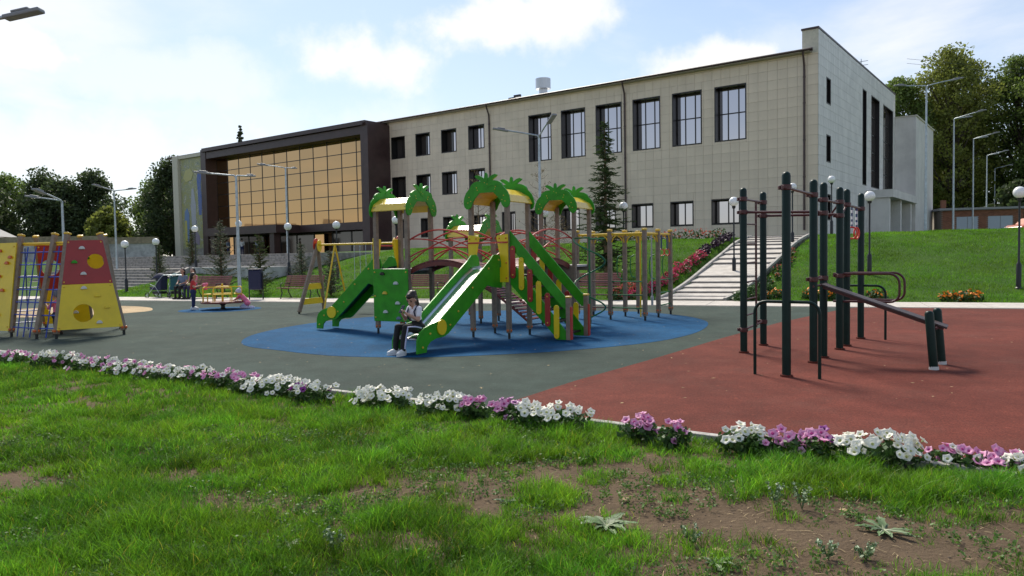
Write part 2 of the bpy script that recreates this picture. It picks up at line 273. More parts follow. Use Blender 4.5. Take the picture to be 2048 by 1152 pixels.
def make_ground():
    xs = np.unique(np.concatenate([np.linspace(-600, -60, 19), np.arange(-60, -34, 2.), np.arange(-34, 30, .5), np.arange(30, 60, 2.), np.linspace(60, 600, 19), np.arange(-6, 6, .1)]).round(3))
    ys = np.unique(np.concatenate([np.linspace(-400, 0, 12), np.arange(1, 15, .1), np.arange(15, 52, .5), np.arange(52, 80, 2.), np.linspace(80, 900, 24)]).round(3))
    V = [(x, y, terrain(x, y)) for y in ys for x in xs]; nx = len(xs)
    F = [(j*nx+i, j*nx+i+1, (j+1)*nx+i+1, (j+1)*nx+i) for j in range(len(ys)-1) for i in range(nx-1)]
    m = bpy.data.materials.new('lawn_and_soil'); m.use_nodes = True; t = m.node_tree; L = t.links.new; p = t.nodes['Principled BSDF']; p.inputs['Roughness'].default_value = .95; p.inputs['Specular IOR Level'].default_value = .15
    g = N(t, 'ShaderNodeNewGeometry'); sp = N(t, 'ShaderNodeSeparateXYZ'); L(g.outputs['Position'], sp.inputs[0])
    n1 = N(t, 'ShaderNodeTexNoise'); n1.inputs['Scale'].default_value = 2.5; n1.inputs['Detail'].default_value = 8; n1.inputs['Roughness'].default_value = .65; L(g.outputs['Position'], n1.inputs['Vector'])
    soil = N(t, 'ShaderNodeMix', data_type='RGBA'); L(n1.outputs['Fac'], soil.inputs['Factor']); soil.inputs['A'].default_value = (.05, .034, .022, 1); soil.inputs['B'].default_value = (.215, .152, .096, 1)
    n2 = N(t, 'ShaderNodeTexNoise'); n2.inputs['Scale'].default_value = 1.2; n2.inputs['Detail'].default_value = 10; n2.inputs['Roughness'].default_value = .7; L(g.outputs['Position'], n2.inputs['Vector'])
    lawn = N(t, 'ShaderNodeMix', data_type='RGBA'); L(n2.outputs['Fac'], lawn.inputs['Factor']); lawn.inputs['A'].default_value = (.03, .075, .010, 1); lawn.inputs['B'].default_value = (.06, .125, .018, 1)
    r = N(t, 'ShaderNodeMapRange'); r.inputs['From Min'].default_value = 15; r.inputs['From Max'].default_value = 18; L(sp.outputs[1], r.inputs['Value'])
    mx = N(t, 'ShaderNodeMix', data_type='RGBA'); L(r.outputs[0], mx.inputs['Factor']); L(soil.outputs['Result'], mx.inputs['A']); L(lawn.outputs['Result'], mx.inputs['B']); L(mx.outputs['Result'], p.inputs['Base Color'])
    n3 = N(t, 'ShaderNodeTexNoise'); n3.inputs['Scale'].default_value = 28; n3.inputs['Detail'].default_value = 8; n3.inputs['Roughness'].default_value = .7; L(g.outputs['Position'], n3.inputs['Vector'])
    b = N(t, 'ShaderNodeBump'); b.inputs['Strength'].default_value = .9; b.inputs['Distance'].default_value = .03; L(n3.outputs['Fac'], b.inputs['Height']); L(b.outputs[0], p.inputs['Normal'])
    me = bpy.data.meshes.new('ground'); me.from_pydata(V, [], F); me.materials.append(m); me.shade_smooth()
    tag(put('ground', me), kind='structure')
make_ground()

def sheet(name, pts, z, th, m):
    mb = MB(); mb.prism(pts, (0, 0, z-th/2), (1, 0, 0), (0, 1, 0), (0, 0, 1), th); return tag(mb.build(name, m), kind='structure')
def pt(s, d): q = PA+PU*s+PN*d; return (q.x, q.y)
# path: front edge runs 2.2 m in front of its back edge
PFRONT = [pt(s, -2.25) for s in (-14, 0, 12, 24, 36, 44)]
gpoly = [(k[0], k[1]+.11) for k in KERB]+[(14.0, -2.0), (24, -8)]+PFRONT
sheet('rubber_surface', gpoly, .0, .04, 'green_rubber')
sheet('path', [pt(-14, 0), pt(-14, -2.244), pt(44, -2.244), pt(44, 0)], .006, .046, 'paving')
# path slabs: joints cut the strip into flags
def path_slabs():
    par = tag(sheet('path_paving', [pt(-13.9, -.02), pt(-13.9, -2.2), pt(43.9, -2.2), pt(43.9, -.02)], .009, .02, 'riser'), kind='structure')
    me = MB().box((0, 0, 0), (1.48, .715, .024)).mesh('paving_slab', 'paving'); an = math.atan2(PU.y, PU.x)
    for i in range(38):
        for j in range(3):
            q = PA+PU*(-13.2+i*1.5)+PN*(-.38-j*.73)
            put('paving_slab', me, par, (q.x, q.y, .009+.002*random.random()), (0, 0, an))
path_slabs()
bl = [(-5.42, 14.91), (-4.95, 14.1), (-4.23, 13.5), (-3.5, 12.9), (-2.72, 12.47), (-1.45, 12.24), (-.22, 12.4), (1.06, 12.83), (2.52, 13.72), (3.59, 15.0), (4.32, 16.59), (4.6, 18.0), (4.35, 19.5), (3.5, 20.9), (1.9, 21.9), (0, 22.3), (-2, 22.0), (-3.8, 20.9), (-5.0, 19.3), (-5.55, 17.7), (-5.68, 16.2)]
def spl(P, n=5):
    out = []; m = len(P)
    for i in range(m):
        a, b, c, d = [Vector(P[(i+k) % m]) for k in (-1, 0, 1, 2)]
        for k in range(n):
            t = k/n; out.append(tuple(.5*((2*b)+(c-a)*t+(2*a-5*b+4*c-d)*t*t+(3*b-a-3*c+d)*t**3)))
    return out
sheet('blue_safety_surface', spl(bl), .004, .02, 'blue_rubber')
redp = [(-.35, 7.95), (-.13, 8.22), (.8, 9.68), (2.1, 11.47), (4.06, 14.31), (6.12, 17.11), (7.89, 19.19), (8.75, 20.2)]
redpoly = [(x, kerb_y(x)+.115) for x in (6.5, 4.5, 3.55, 2.62, 1.86, 1.2, .59, 0, -.4)]+redp[1:]+[pt(4.4, -2.26), pt(0, -2.26), pt(-12, -2.26), (22, 12), (13, 2)]
sheet('red_workout_surface', redpoly, .0045, .021, 'red_rubber')
sheet('beige_safety_surface', spl([(-12.3, 25.6), (-12.1, 24.6), (-12.8, 23.6), (-14.4, 22.9), (-16.5, 23.2), (-18, 24.8), (-18.2, 26.6), (-17, 28.0), (-14.9, 28.1), (-13.2, 27.0)]), .0042, .02, 'beige_rubber')
sheet('blue_spinner_surface', spl([(-9.75+1.3*math.cos(a), 25.0+1.3*math.sin(a)) for a in np.linspace(0, 2*math.pi, 15)[:-1]]), .0046, .02, 'blue_rubber')
def kerbs():
    root = tag(bpy.data.objects.new('kerb', None), kind='structure'); COL.objects.link(root)
    me = MB().box((0, 0, 0), (.985, .09, .22)).mesh('kerb_stone', 'kerbstone')
    for (a, b), (c, d) in zip(KERB, KERB[1:]):
        L_ = math.hypot(c-a, d-b); n = max(1, round(L_)); an = math.atan2(d-b, c-a)
        for k in range(n):
            t = (k+.5)/n; o = put('kerb_stone', me, root, (a+(c-a)*t, b+(d-b)*t+.055, -.055+.004*random.random()), (0, 0, an+random.uniform(-.006, .006)), (L_/n, 1, 1), bevel=.008)
kerbs()

# ------------------------------------------------------------------ main building
BZ = 2.0
BR = rad(-36.5)
bld = thing('school_building', 'long beige tiled three-storey building with brown glazed entrance portal', 'building', (19.2, 47.0, BZ), BR)
# local: x = -t (t metres left of the near corner), y = depth into the building, z above BZ
def rects_minus(r, holes):
    out = [r]
    for h in holes:
        nx = []
        for (a, b, c, d) in out:
            if h[0] >= b or h[1] <= a or h[2] >= d or h[3] <= c: nx.append((a, b, c, d)); continue
            if h[0] > a: nx.append((a, h[0], c, d))
            if h[1] < b: nx.append((h[1], b, c, d))
            x0, x1 = max(a, h[0]), min(b, h[1])
            if h[2] > c: nx.append((x0, x1, c, h[2]))
            if h[3] < d: nx.append((x0, x1, h[3], d))
        out = nx
    return [q for q in out if q[1]-q[0] > .03 and q[3]-q[2] > .03]
F_OPEN = []
for i in range(6): F_OPEN.append((4.55+3.06*i, 6.6+3.06*i, 9.05-BZ, 12.6-BZ, 'big'))
for t0, w in ((5.0, 1.85), (8.25, 1.6), (11.27, 1.6), (14.3, 1.6), (17.4, 1.6), (20.5, 1.6), (23.45, 1.25)): F_OPEN.append((t0, t0+w, 3.5-BZ, 5.12-BZ, 'low'))
for i in range(4):
    t0 = 26.5+3.05*i
    F_OPEN.append((t0, t0+1.62, 10.62-BZ, 12.5-BZ, 'mid')); F_OPEN.append((t0, t0+1.62, 7.02-BZ, 8.87-BZ, 'mid'))
    F_OPEN.append((t0, t0+(1.6 if i < 2 else 1.2), 3.4-BZ, 5.0-BZ, 'low'))
S_OPEN = [(1.9, 2.9, 11.05-BZ, 12.65-BZ, 'slit'), (1.9, 2.9, 7.33-BZ, 9.0-BZ, 'slit'), (1.9, 2.9, 3.6-BZ, 5.2-BZ, 'slit'), (12.5, 13.75, 6.55-BZ, 13.66-BZ, 'tall'), (15.6, 18.7, 6.55-BZ, 13.66-BZ, 'tall'), (20.4, 24.6, 6.55-BZ, 13.66-BZ, 'tall'), (14.6, 18.4, .35, 3.2, 'door'), (19.6, 23.4, .0, 3.2, 'door')]
FW, FH = 37.6, 12.0
def building():
    # walls with openings
    w = MB()
    for a, b, c, d in rects_minus((0.03, 74.6, -1.2, FH-.05), [o[:4] for o in F_OPEN]+[(41, 63, 1.0, 11)]): w.b2(-b, -a, .0, .72, c, d)
    fwall = w.build('front_wall', 'wallback', bld)
    w = MB()
    for a, b, c, d in rects_minus((0.36, 25.7, -1.2, 13.3), [o[:4] for o in S_OPEN]): w.b2(-.35, 0, a, b, c, d)
    swall = w.build('side_wall', 'wallback', bld)
    # cladding tiles
    TS = .62; cand = []
    for i in range(int(FW/TS)+1):
        for j in range(-2, 20):
            r = (i*TS+.0, min(FW, (i+1)*TS), j*TS, min(FH-.1, (j+1)*TS))
            for q in rects_minus(r, [(o[0]-.06, o[1]+.06, o[2]-.06, o[3]+.06) for o in F_OPEN]): cand.append((q[0]*.6+3, 'f', q))
    for i in range(int(25.7/TS)+1):
        for j in range(-2, 22):
            r = (i*TS+.0, min(25.7, (i+1)*TS), j*TS, min(13.3, (j+1)*TS))
            for q in rects_minus(r, [(o[0]-.02, o[1]+.02, o[2]-.02, o[3]+.02) for o in S_OPEN]): cand.append((q[0]+12, 's', q))
    cand.sort(key=lambda c: c[0]); shared = {}; restf, rests = MB(), MB(); nf = ns = 0; g = .006
    for _, k, (a, b, c, d) in cand:
        if k == 'f':
            if nf < 290:
                key = ('f', round(b-a, 3), round(d-c, 3))
                if key not in shared: shared[key] = MB().box((0, 0, 0), (b-a-2*g, .03, d-c-2*g)).mesh('tile', 'tile')
                put('tile', shared[key], fwall, (-(a+b)/2, -.018, (c+d)/2)); nf += 1
            else: restf.b2(-b+g, -a-g, -.033, -.003, c+g, d-g)
        else:
            if ns < 200:
                key = ('s', round(b-a, 3), round(d-c, 3))
                if key not in shared: shared[key] = MB().box((0, 0, 0), (.03, b-a-2*g, d-c-2*g)).mesh('tile', 'sidetile_skylit')
                put('tile', shared[key], swall, (.018, (a+b)/2, (c+d)/2)); ns += 1
            else: rests.b2(.003, .033, a+g, b-g, c+g, d-g)
    tag(restf.build('tile_field', 'tile', fwall), kind='stuff'); tag(rests.build('tile_field', 'sidetile_skylit', swall), kind='stuff')
    # windows
    def window(axis, o, style):
        a, b, c, d = o[:4]; T = lambda u, y, z: (-u, y, z) if axis == 'f' else (-y, u, z)
        fm = MB()
        def bar(u0, u1, y0, y1, z0, z1):
            p, q = T(u0, y0, z0), T(u1, y1, z1); fm.b2(p[0], q[0], p[1], q[1], z0, z1)
        dp = .68 if axis == 'f' else .33
        # reveal lining, then sash frame set 0.24 back
        bar(a-.05, a+.02, -.045, dp, c-.05, d+.05); bar(b-.02, b+.05, -.045, dp, c-.05, d+.05); bar(a+.02, b-.02, -.043, dp, d-.02, d+.05); bar(a+.02, b-.02, -.05, dp, c-.05, c+.02)
        y0, y1 = dp-.09, dp-.03
        us = [a+.02]; zs = [c+.02, d-.02]
        if style == 'big': us = [a+.02, a+.02+(b-a-.04)*.32, a+.02+(b-a-.04)*.68, b-.02]; zs = [c+.02, c+(d-c)*.52, d-.02]
        elif style in ('low', 'mid'): us = [a+.02, (a+b)/2+.02, b-.02]
        elif style == 'tall':
            n = max(1, round((b-a)/1.3)); us = [a+.02+(b-a-.04)*k/n for k in range(n+1)]; zs = [c+.02+(d-c-.04)*k/5 for k in range(6)]
        elif style == 'door': us = [a+.02+(b-a-.04)*k/3 for k in range(4)]; zs = [c+.02, c+(d-c)*.72, d-.02]
        else: us = [a+.02, b-.02]
        for k, u in enumerate(us): lo = -.0 if k == 0 else -.04; hi = .0 if k == len(us)-1 else .04; bar(u+lo if lo else u, u+hi if hi else u+.08 if k == 0 else u, y0, y1, zs[0], zs[-1]) if 0 < k < len(us)-1 else bar(u if k == 0 else u-.08, u+.08 if k == 0 else u, y0, y1, zs[0], zs[-1])
        for z in zs[1:-1]: bar(us[0]+.08, us[-1]-.08, y0+.004, y1-.004, z-.04, z+.04)
        bar(us[0]+.08, us[-1]-.08, y0+.004, y1-.004, zs[0], zs[0]+.07); bar(us[0]+.08, us[-1]-.08, y0+.004, y1-.004, zs[-1]-.07, zs[-1])
        wo = fm.build('window', 'dark', fwall.parent)
        inner = MB(); p, q = T(a+.02, dp-.02, c), T(b-.02, dp+.01, d); inner.b2(p[0], q[0], p[1], q[1], c+.02, d-.02); inner.build('dark_room_backing', 'interior', wo)  # near-black sheet painted as the unlit room behind the panes
        for i in range(len(us)-1):
            for j in range(len(zs)-1):
                p, q = T(us[i]+.03, dp-.068, 0), T(us[i+1]-.03, dp-.058, 0)
                tilt = style == 'mid' and random.random() < .3 and i == 1
                pm = MB(); pm.b2(p[0], q[0], p[1]+.004*random.random(), q[1]+.004*random.random(), zs[j]+.03, zs[j+1]-.03)
                dark = style in ('tall', 'slit', 'door') or (style == 'mid' and o[0] > 35) or (style == 'mid' and i == 1 and random.random() < .3)
                po = pm.build('pane', 'darkpane' if dark else 'pane', wo)
        return wo
    for o in F_OPEN: window('f', o, o[4])
    for o in S_OPEN: window('s', o, o[4])
    # curtains behind two lower windows (pale blue strips by the reveal)
    for a in (8.35, 5.1+.75): pass
    # plinth, eave, gutter, roof
    MB().b2(-FW, .02, -.05, -.001, -1.2, .42).b2(.001, .05, 0, 25.7, -1.2, .42).build('plinth', 'plinth', bld)
    MB().b2(-74.8, -.4, -.46, .0, FH-.09, FH-.03).build('soffit', 'soffit', bld)
    g_ = MB(); g_.tube([(-74.9, -.52, FH+.02), (-.2, -.52, FH+.02)], .075, 8); g_.b2(-74.9, -.2, -.45, -.42, FH-.1, FH+.06); smoothed(g_.build('gutter', 'brown', bld))
    MB().add([(-74.9, -.5, FH+.02), (-.35, -.5, FH+.02), (-.35, 9, FH+1.15), (-74.9, 9, FH+1.15), (-74.9, -.5, FH+.10), (-.35, -.5, FH+.10), (-.35, 9, FH+1.23), (-74.9, 9, FH+1.23)], [(0,3,2,1),(4,5,6,7),(0,1,5,4),(1,2,6,5),(2,3,7,6),(3,0,4,7)]).build('roof', 'roofmetal', bld)
    # side parapet wall rising above the eave
    pw = MB(); pw.b2(-.95, -.36, -.04, 25.7, FH+.0, 13.32); pw.build('parapet', 'parapet', bld)
    MB().b2(-1.0, .06, -.1, 25.75, 13.32, 13.44).build('parapet_coping', 'brown', bld)
    MB().b2(-.36, .0, -.035, .36, FH-.12, 13.31).build('corner_pier', 'parapet', bld)
    # downpipes
    for t in (.78, 13.35, 25.84):
        d = MB(); d.tube([(-t, -.5, FH), (-t, -.45, FH-.25), (-t-.02, -.14, FH-.8), (-t-.02, -.12, FH-1.2), (-t-.02, -.12, .9 if t < 5 else -.2)], .065, 8)
        for z in (2, 4.2, 6.5, 8.8, 10.4): d.tube([(-t-.02, -.12, z), (-t-.02, -.12, z+.08)], .082, 8)
        smoothed(d.build('drainpipe', 'brown', bld))
    # roof items
    v = MB(); v.lathe([(.35, 0), (.35, .9), (.62, .92), (.62, 1.75), (.58, 1.75), (.5, 1.6)], 20, (-22.0, 2.2, FH+.2)); v.build('roof_vent', 'roofmetal', bld)
    v = MB(); v.b2(-25.4, -24.9, 2, 2.3, FH+.5, FH+.85); v.b2(-24.85, -24.2, 2, 2.2, FH+.8, FH+1.0); v.tube([(-25.1, 2.1, FH+.2), (-25.1, 2.1, FH+.6)], .05); v.build('roof_antenna', 'dark', bld)
    v = MB(); v.tube([(-.6, 15, 13.4), (-.6, 15, 14.5)], .03); v.tube([(-1.1, 15, 14.3), (-.1, 15, 14.3)], .025); v.tube([(-1.1, 15, 14.0), (-.1, 15, 14.0)], .025); v.build('aerial_mast', 'galv', bld)
    # body behind (so it is solid from other positions)
    MB().b2(-74.6, -.4, 9, 25.6, -1.2, FH+1.0).b2(-74.6, -.4, .75, 9, -1.2, FH-.1).build('building_core', 'wallback', bld)
    # annex block behind the side wall + canopy
    an = MB(); an.b2(-8, 1.7, 25.72, 36.3, -1.2, 11.25); an.build('annex_wall', 'sidetile_skylit', bld); MB().b2(-8.1, 1.8, 25.65, 36.4, 11.25, 11.37).build('annex_coping', 'parapet', bld)
    MB().b2(.04, 1.9, 13.9, 25.6, 3.55, 4.15).build('canopy', 'sidetile_skylit', bld)
    for y in (14.1, 18.9, 23.8): MB().b2(.04, 1.6, y, y+.5, -1.2, 3.54).build('canopy_pier', 'sidetile_skylit', bld)
    # ---- entrance portal (front plane 2.75 m proud)
    P0, P1, FY = 37.5, 64.1, -2.75
    H = 13.45-BZ
    pm = MB(); pm.b2(-P0-.95, -P0, FY, .0, -1.2, H+.25); pm.build('portal_pier', 'brown', bld)
    pm = MB(); pm.b2(-P1, -P1+.95, FY, .0, -1.2, H+.25); pm.build('portal_pier', 'brown', bld)
    pm = MB(); pm.b2(-P1+.95, -P0-.95, FY+.05, .3, H-.75, H-.05); pm.build('portal_beam', 'brown', bld)
    pm = MB(); pm.b2(-P1+.4, -P0-.4, FY-.25, .3, H+.0, H+.22); pm.b2(-P1+.3, -P0-.3, FY-.05, .3, H+.22, H+.42); pm.build('portal_cornice', 'brown', bld)
    gy = -1.4; n = 12; m = 6; x0, x1 = -P1+.95, -P0-.95; z0, z1 = 2.95, H-.75; cw = (x1-x0)/n; ch = (z1-z0)/m
    fr = MB()
    for i in range(n+1): fr.b2(x0+i*cw-.035, x0+i*cw+.035, gy-.03, gy+.12, z0, z1)
    for j in range(m+1): fr.b2(x0, x1, gy-.024, gy+.11, z0+j*ch-.035, z0+j*ch+.035)
    cwall = fr.build('curtain_wall', 'dark', bld)
    for i in range(n):
        for j in range(m):
            q = MB(); e = .036; a, b, c, d = x0+i*cw+e, x0+(i+1)*cw-e, z0+j*ch+e, z0+(j+1)*ch-e; w1, w2, w3 = [random.uniform(-.0025, .0025) for _ in range(3)]
            q.add([(a, gy+w1, c), (b, gy+w2, c), (b, gy+w3, d), (a, gy+w1+w3-w2, d), (a, gy+.03, c), (b, gy+.03, c), (b, gy+.03, d), (a, gy+.03, d)], [(0,1,2,3),(5,4,7,6),(0,4,5,1),(1,5,6,2),(2,6,7,3),(3,7,4,0)])
            q.build('glass_pane', 'goldpane', cwall)
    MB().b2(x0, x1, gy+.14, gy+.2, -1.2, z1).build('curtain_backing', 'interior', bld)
    MB().b2(x0, x1, FY+.1, gy-.05, z0-.75, z0-.05).build('portal_transom', 'brown', bld)
    # canopy over the doors, jutting forward, with one pillar
    MB().b2(-59.5, -47.5, FY-2.6, FY+.1, z0-.8, z0-.02).build('entrance_canopy', 'brown', bld)
    for t in (48.6, 58.6): MB().b2(-t-.35, -t+.35, FY-2.3, FY-1.6, -1.2, z0-.8).build('canopy_pillar', 'brown', bld)
    for k in range(9):
        a = x0+.2+k*2.7; q = MB(); q.b2(a, a+2.5, gy-.02, gy+.02, .1, z0-.85); q.build('door_glass', 'darkpane' if k % 3 else 'goldpane', bld)
    for k in range(10): a = x0+.1+k*2.7; MB().b2(a-.05, a+.1, gy-.06, gy+.05, 0, z0-.8).build('door_frame', 'dark', bld)
    # mosaic wall and the pale pillar at the far end
    MB().b2(-68.8, -P1-.002, FY+.35, .3, -1.2, H-.3).build('mosaic_wall', 'plinth', bld)
    MB().b2(-69.9, -68.8, FY+.0, .3, -1.2, H-.1).build('end_pillar', 'parapet', bld)
    MB().b2(-70.1, -P1, FY+.1, .3, H-.3, H+.05).build('end_coping', 'parapet', bld)
    mm = bpy.data.materials.new('mosaic_tesserae'); mm.use_nodes = True; t = mm.node_tree; L = t.links.new; p = t.nodes['Principled BSDF']; p.inputs['Roughness'].default_value = .5
    tc = N(t, 'ShaderNodeTexCoord'); nz = N(t, 'ShaderNodeTexNoise'); nz.inputs['Scale'].default_value = .75; nz.inputs['Detail'].default_value = 3; nz.inputs['Distortion'].default_value = 2.2; L(tc.outputs['Object'], nz.inputs['Vector'])
    vo = N(t, 'ShaderNodeTexVoronoi'); vo.inputs['Scale'].default_value = 6; L(tc.outputs['Object'], vo.inputs['Vector'])
    ad = N(t, 'ShaderNodeMath', operation='MULTIPLY_ADD'); L(vo.outputs['Color'], ad.inputs[0]); ad.inputs[1].default_value = .14; L(nz.outputs['Fac'], ad.inputs[2])
    cr = N(t, 'ShaderNodeValToRGB'); cr.color_ramp.interpolation = 'CONSTANT'
    for pos, c in ((0, (.36, .34, .12)), (.46, (.30, .31, .17)), (.54, (.42, .40, .2)), (.6, (.24, .27, .2)), (.66, (.5, .47, .34)), (.74, (.16, .15, .2))):
        e = cr.color_ramp.elements.new(pos) if pos else cr.color_ramp.elements[0]; e.position = pos; e.color = (*c, 1)
    L(ad.outputs[0], cr.inputs[0]); L(cr.outputs[0], p.inputs['Base Color'])
    mos = MB(); mos.b2(-68.7, -P1-.1, FY+.30, FY+.349, 1.0, H-.35)
    MT['mosaic'] = mm; mo = mos.build('mosaic_panel', 'mosaic', bld)
    figs = [  # simple upright shapes in blue, grey and ochre tesserae
        ([(-.25, 0), (.3, 0), (.42, 1.8), (.3, 3.4), (.5, 4.3), (.2, 5.0), (-.2, 4.9), (-.45, 4.0), (-.3, 2.4)], -65.0, 4.7, (.07, .13, .42)),
        ([(-.4, 0), (.4, 0), (.5, 2.2), (.25, 3.6), (.2, 4.1), (-.25, 4.1), (-.35, 3.4), (-.5, 2.0)], -66.3, 3.6, (.42, .43, .5)),
        ([(-.35, 0), (.35, 0), (.45, 1.8), (.5, 3.2), (.1, 3.9), (-.35, 3.5), (-.5, 2.3)], -67.7, 1.7, (.14, .24, .48)),
        ([(-.8, 0), (.9, .1), (1.0, 1.0), (.4, 1.7), (-.6, 1.5)], -66.2, 1.3, (.25, .2, .3)),
        ([(-1.0, 0), (-.4, -.5), (.7, -.3), (1.1, .4), (.5, 1.0), (-.5, .8)], -67.2, 9.0, (.5, .46, .18)),
        ([(-.25, 0), (.25, 0), (.2, 3.0), (-.2, 3.0)], -67.9, .9+.3, (.5, .46, .12))]
    for k, (poly, x, z, c) in enumerate(figs):
        fm = mat('mosaic_glaze_%d' % k, c, .5, rand=.0, col2=tuple(v*.8+w*.2 for v, w in zip(c, (.34, .33, .18))), vscale=4, var_lo=.44, var_hi=.52)
        MB().prism(poly, (x, FY+.29-.003*k, z), (1, 0, 0), (0, 0, 1), (0, 1, 0), .02+.002*k).build('mosaic_figure', fm, mo)
building()

# ------------------------------------------------------------------ low wall and big stairs on the left
def left_wall():
    t = thing('retaining_wall', 'pale plastered wall with brown coping and diamond ornament behind the stairs', 'wall', (-38.0, 70.0, 0), rad(3))
    MB().b2(-25, .0, 0, .5, 1.4, 3.55).build('wall_face', 'stonewall', t); MB().b2(-25.2, .1, -.12, .6, 3.55, 4.1).build('coping', 'sandcap', t)
    MB().b2(.0, 4.5, .6, 1.1, 1.4, 3.35).build('wall_return', 'stonewall', t); MB().b2(.1, 4.6, .5, 1.2, 3.35, 3.95).build('return_coping', 'sandcap', t)
    d = MB(); r = .9
    for k in range(4):
        a0, a1 = math.pi/2*k, math.pi/2*(k+1); d.tube([(-4.5+r*math.cos(a0), -.03, 2.65+r*math.sin(a0)), (-4.5+r*math.cos(a1), -.03, 2.65+r*math.sin(a1))], .06, 4)
    d.build('diamond_ornament', 'garagedoor', t); MB().b2(-25, -5.5, -.04, 0, 2.6, 2.7).b2(-3.5, 0, -.04, 0, 2.6, 2.7).build('band', 'garagedoor', t)
left_wall()
def big_stairs():
    rz = math.atan2(SB.y, SB.x)-math.pi/2
    t = thing('stone_staircase', 'wide grey concrete staircase climbing to the glazed entrance', 'stairs', (ST0.x, ST0.y, 0), rz)   # local x = -SA, y = SB
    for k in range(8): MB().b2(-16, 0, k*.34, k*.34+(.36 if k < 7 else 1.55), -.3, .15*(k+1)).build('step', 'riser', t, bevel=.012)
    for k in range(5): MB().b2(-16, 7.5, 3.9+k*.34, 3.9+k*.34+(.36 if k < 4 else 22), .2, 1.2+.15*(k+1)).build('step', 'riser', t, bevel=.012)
    MB().add([(.02, -.1, -.2), (.3, -.1, -.2), (.3, 2.6, -.2), (.02, 2.6, -.2), (.02, -.1, .2), (.3, -.1, .2), (.3, 2.6, 1.28), (.02, 2.6, 1.28)], [(0,3,2,1),(4,5,6,7),(0,1,5,4),(1,2,6,5),(2,3,7,6),(3,0,4,7)]).build('side_wall', 'concrete', t)
    MB().b2(.02, 7.5, 2.62, 3.88, -.2, 1.27).build('landing_wall', 'stonewall', t)
big_stairs()
# ------------------------------------------------------------------ right walkway of long steps
WK0 = Vector((6.0, 25.2)); WKD = Vector((.53, .848))
def walk_z(l): return 0
def walkway():
    t = thing('stepped_walkway', 'pale concrete walkway of long low steps climbing the lawn', 'steps', (WK0.x, WK0.y, 0), 0)
    U = Vector((.93, -.37)); n = 14; l = 0.
    for k in range(n):
        ln = 2.0 if k == 5 else .86
        a = WKD*l; b = WKD*(l+ln+.04); w0, w1 = -1.05-.012*l, 1.05+.03*l
        zf = max(.07, terrain(*(WK0+WKD*l), False)+.05+(.0 if k else .03)); zb = max(zf+.02, terrain(*(WK0+WKD*(l+ln)), False)-.015)
        P = [(a+U*w0), (a+U*w1), (b+U*w1), (b+U*w0)]; zz = (zf, zf, zb, zb)
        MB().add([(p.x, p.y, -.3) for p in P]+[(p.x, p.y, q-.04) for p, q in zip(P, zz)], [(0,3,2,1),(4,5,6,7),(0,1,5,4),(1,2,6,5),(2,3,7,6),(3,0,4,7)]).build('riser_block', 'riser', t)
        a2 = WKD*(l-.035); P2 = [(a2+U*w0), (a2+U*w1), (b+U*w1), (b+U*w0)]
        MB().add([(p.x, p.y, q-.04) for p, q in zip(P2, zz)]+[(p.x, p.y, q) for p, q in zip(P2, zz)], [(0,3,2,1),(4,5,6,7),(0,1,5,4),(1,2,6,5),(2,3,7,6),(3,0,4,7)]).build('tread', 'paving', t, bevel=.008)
        l += ln
    for sd, w in ((-1, -1.12), (1, 1.12)):
        k = MB(); pts = []
        for q in range(15): lq = l*q/14; ww = w-.0115*lq if sd < 0 else w+.03*lq; p = WKD*lq+U*ww; pts.append((p.x, p.y, terrain(WK0.x+p.x, WK0.y+p.y, False)+.06))
        k.tube(pts, .075, 4); k.build('edge_kerb', 'kerbstone', t)
    return l
walk_len = walkway()

# ------------------------------------------------------------------ play structure
PLAY = thing('play_structure', 'green and yellow playset of palm-roofed towers, slides and red bridges', 'playset', (-2.36, 16.3, 0), rad(-30))
T1, T2, T3, T4 = (0, .05), (2.37, .17), (2.48, 2.98), (.06, 2.78)
DZ = 1.4; HS = .42
PL_OUT = [(-.40, -.10), (-.465, -.105), (-.515, -.06), (-.535, .02), (-.52, .12), (-.475, .215), (-.40, .295), (-.31, .345), (-.20, .36), (-.12, .35), (-.08, .37)]
PL_IN = [(-.355, -.05), (-.325, .02), (-.27, .1), (-.16, .205)]
def palm_poly():
    o = PL_OUT; i = PL_IN
    return [(x, z) for x, z in o]+[(-x, z) for x, z in reversed(o)]+[(-x, z) for x, z in i]+[(x, z) for x, z in reversed(i)]
def leaf_poly(a0, a1, L_, w, base=(0, .335)):
    # banana-shaped frond that starts at base heading a0 and bends to a1
    n = 8; p = Vector(base); P = []; a = a0
    for k in range(n+1):
        P.append((p.copy(), a)); p = p+Vector((math.cos(a), math.sin(a)))*L_/n; a += (a1-a0)/n
    up_, dn = [], []
    for k, (q, a) in enumerate(P):
        ww = w*(.35+.65*math.sin(math.pi*min(1, (k/n)*.62+.28)))*(1 if k < n else .25); nn = Vector((-math.sin(a), math.cos(a)))
        up_.append(tuple(q+nn*ww)); dn.append(tuple(q-nn*ww))
    return dn+up_[::-1]
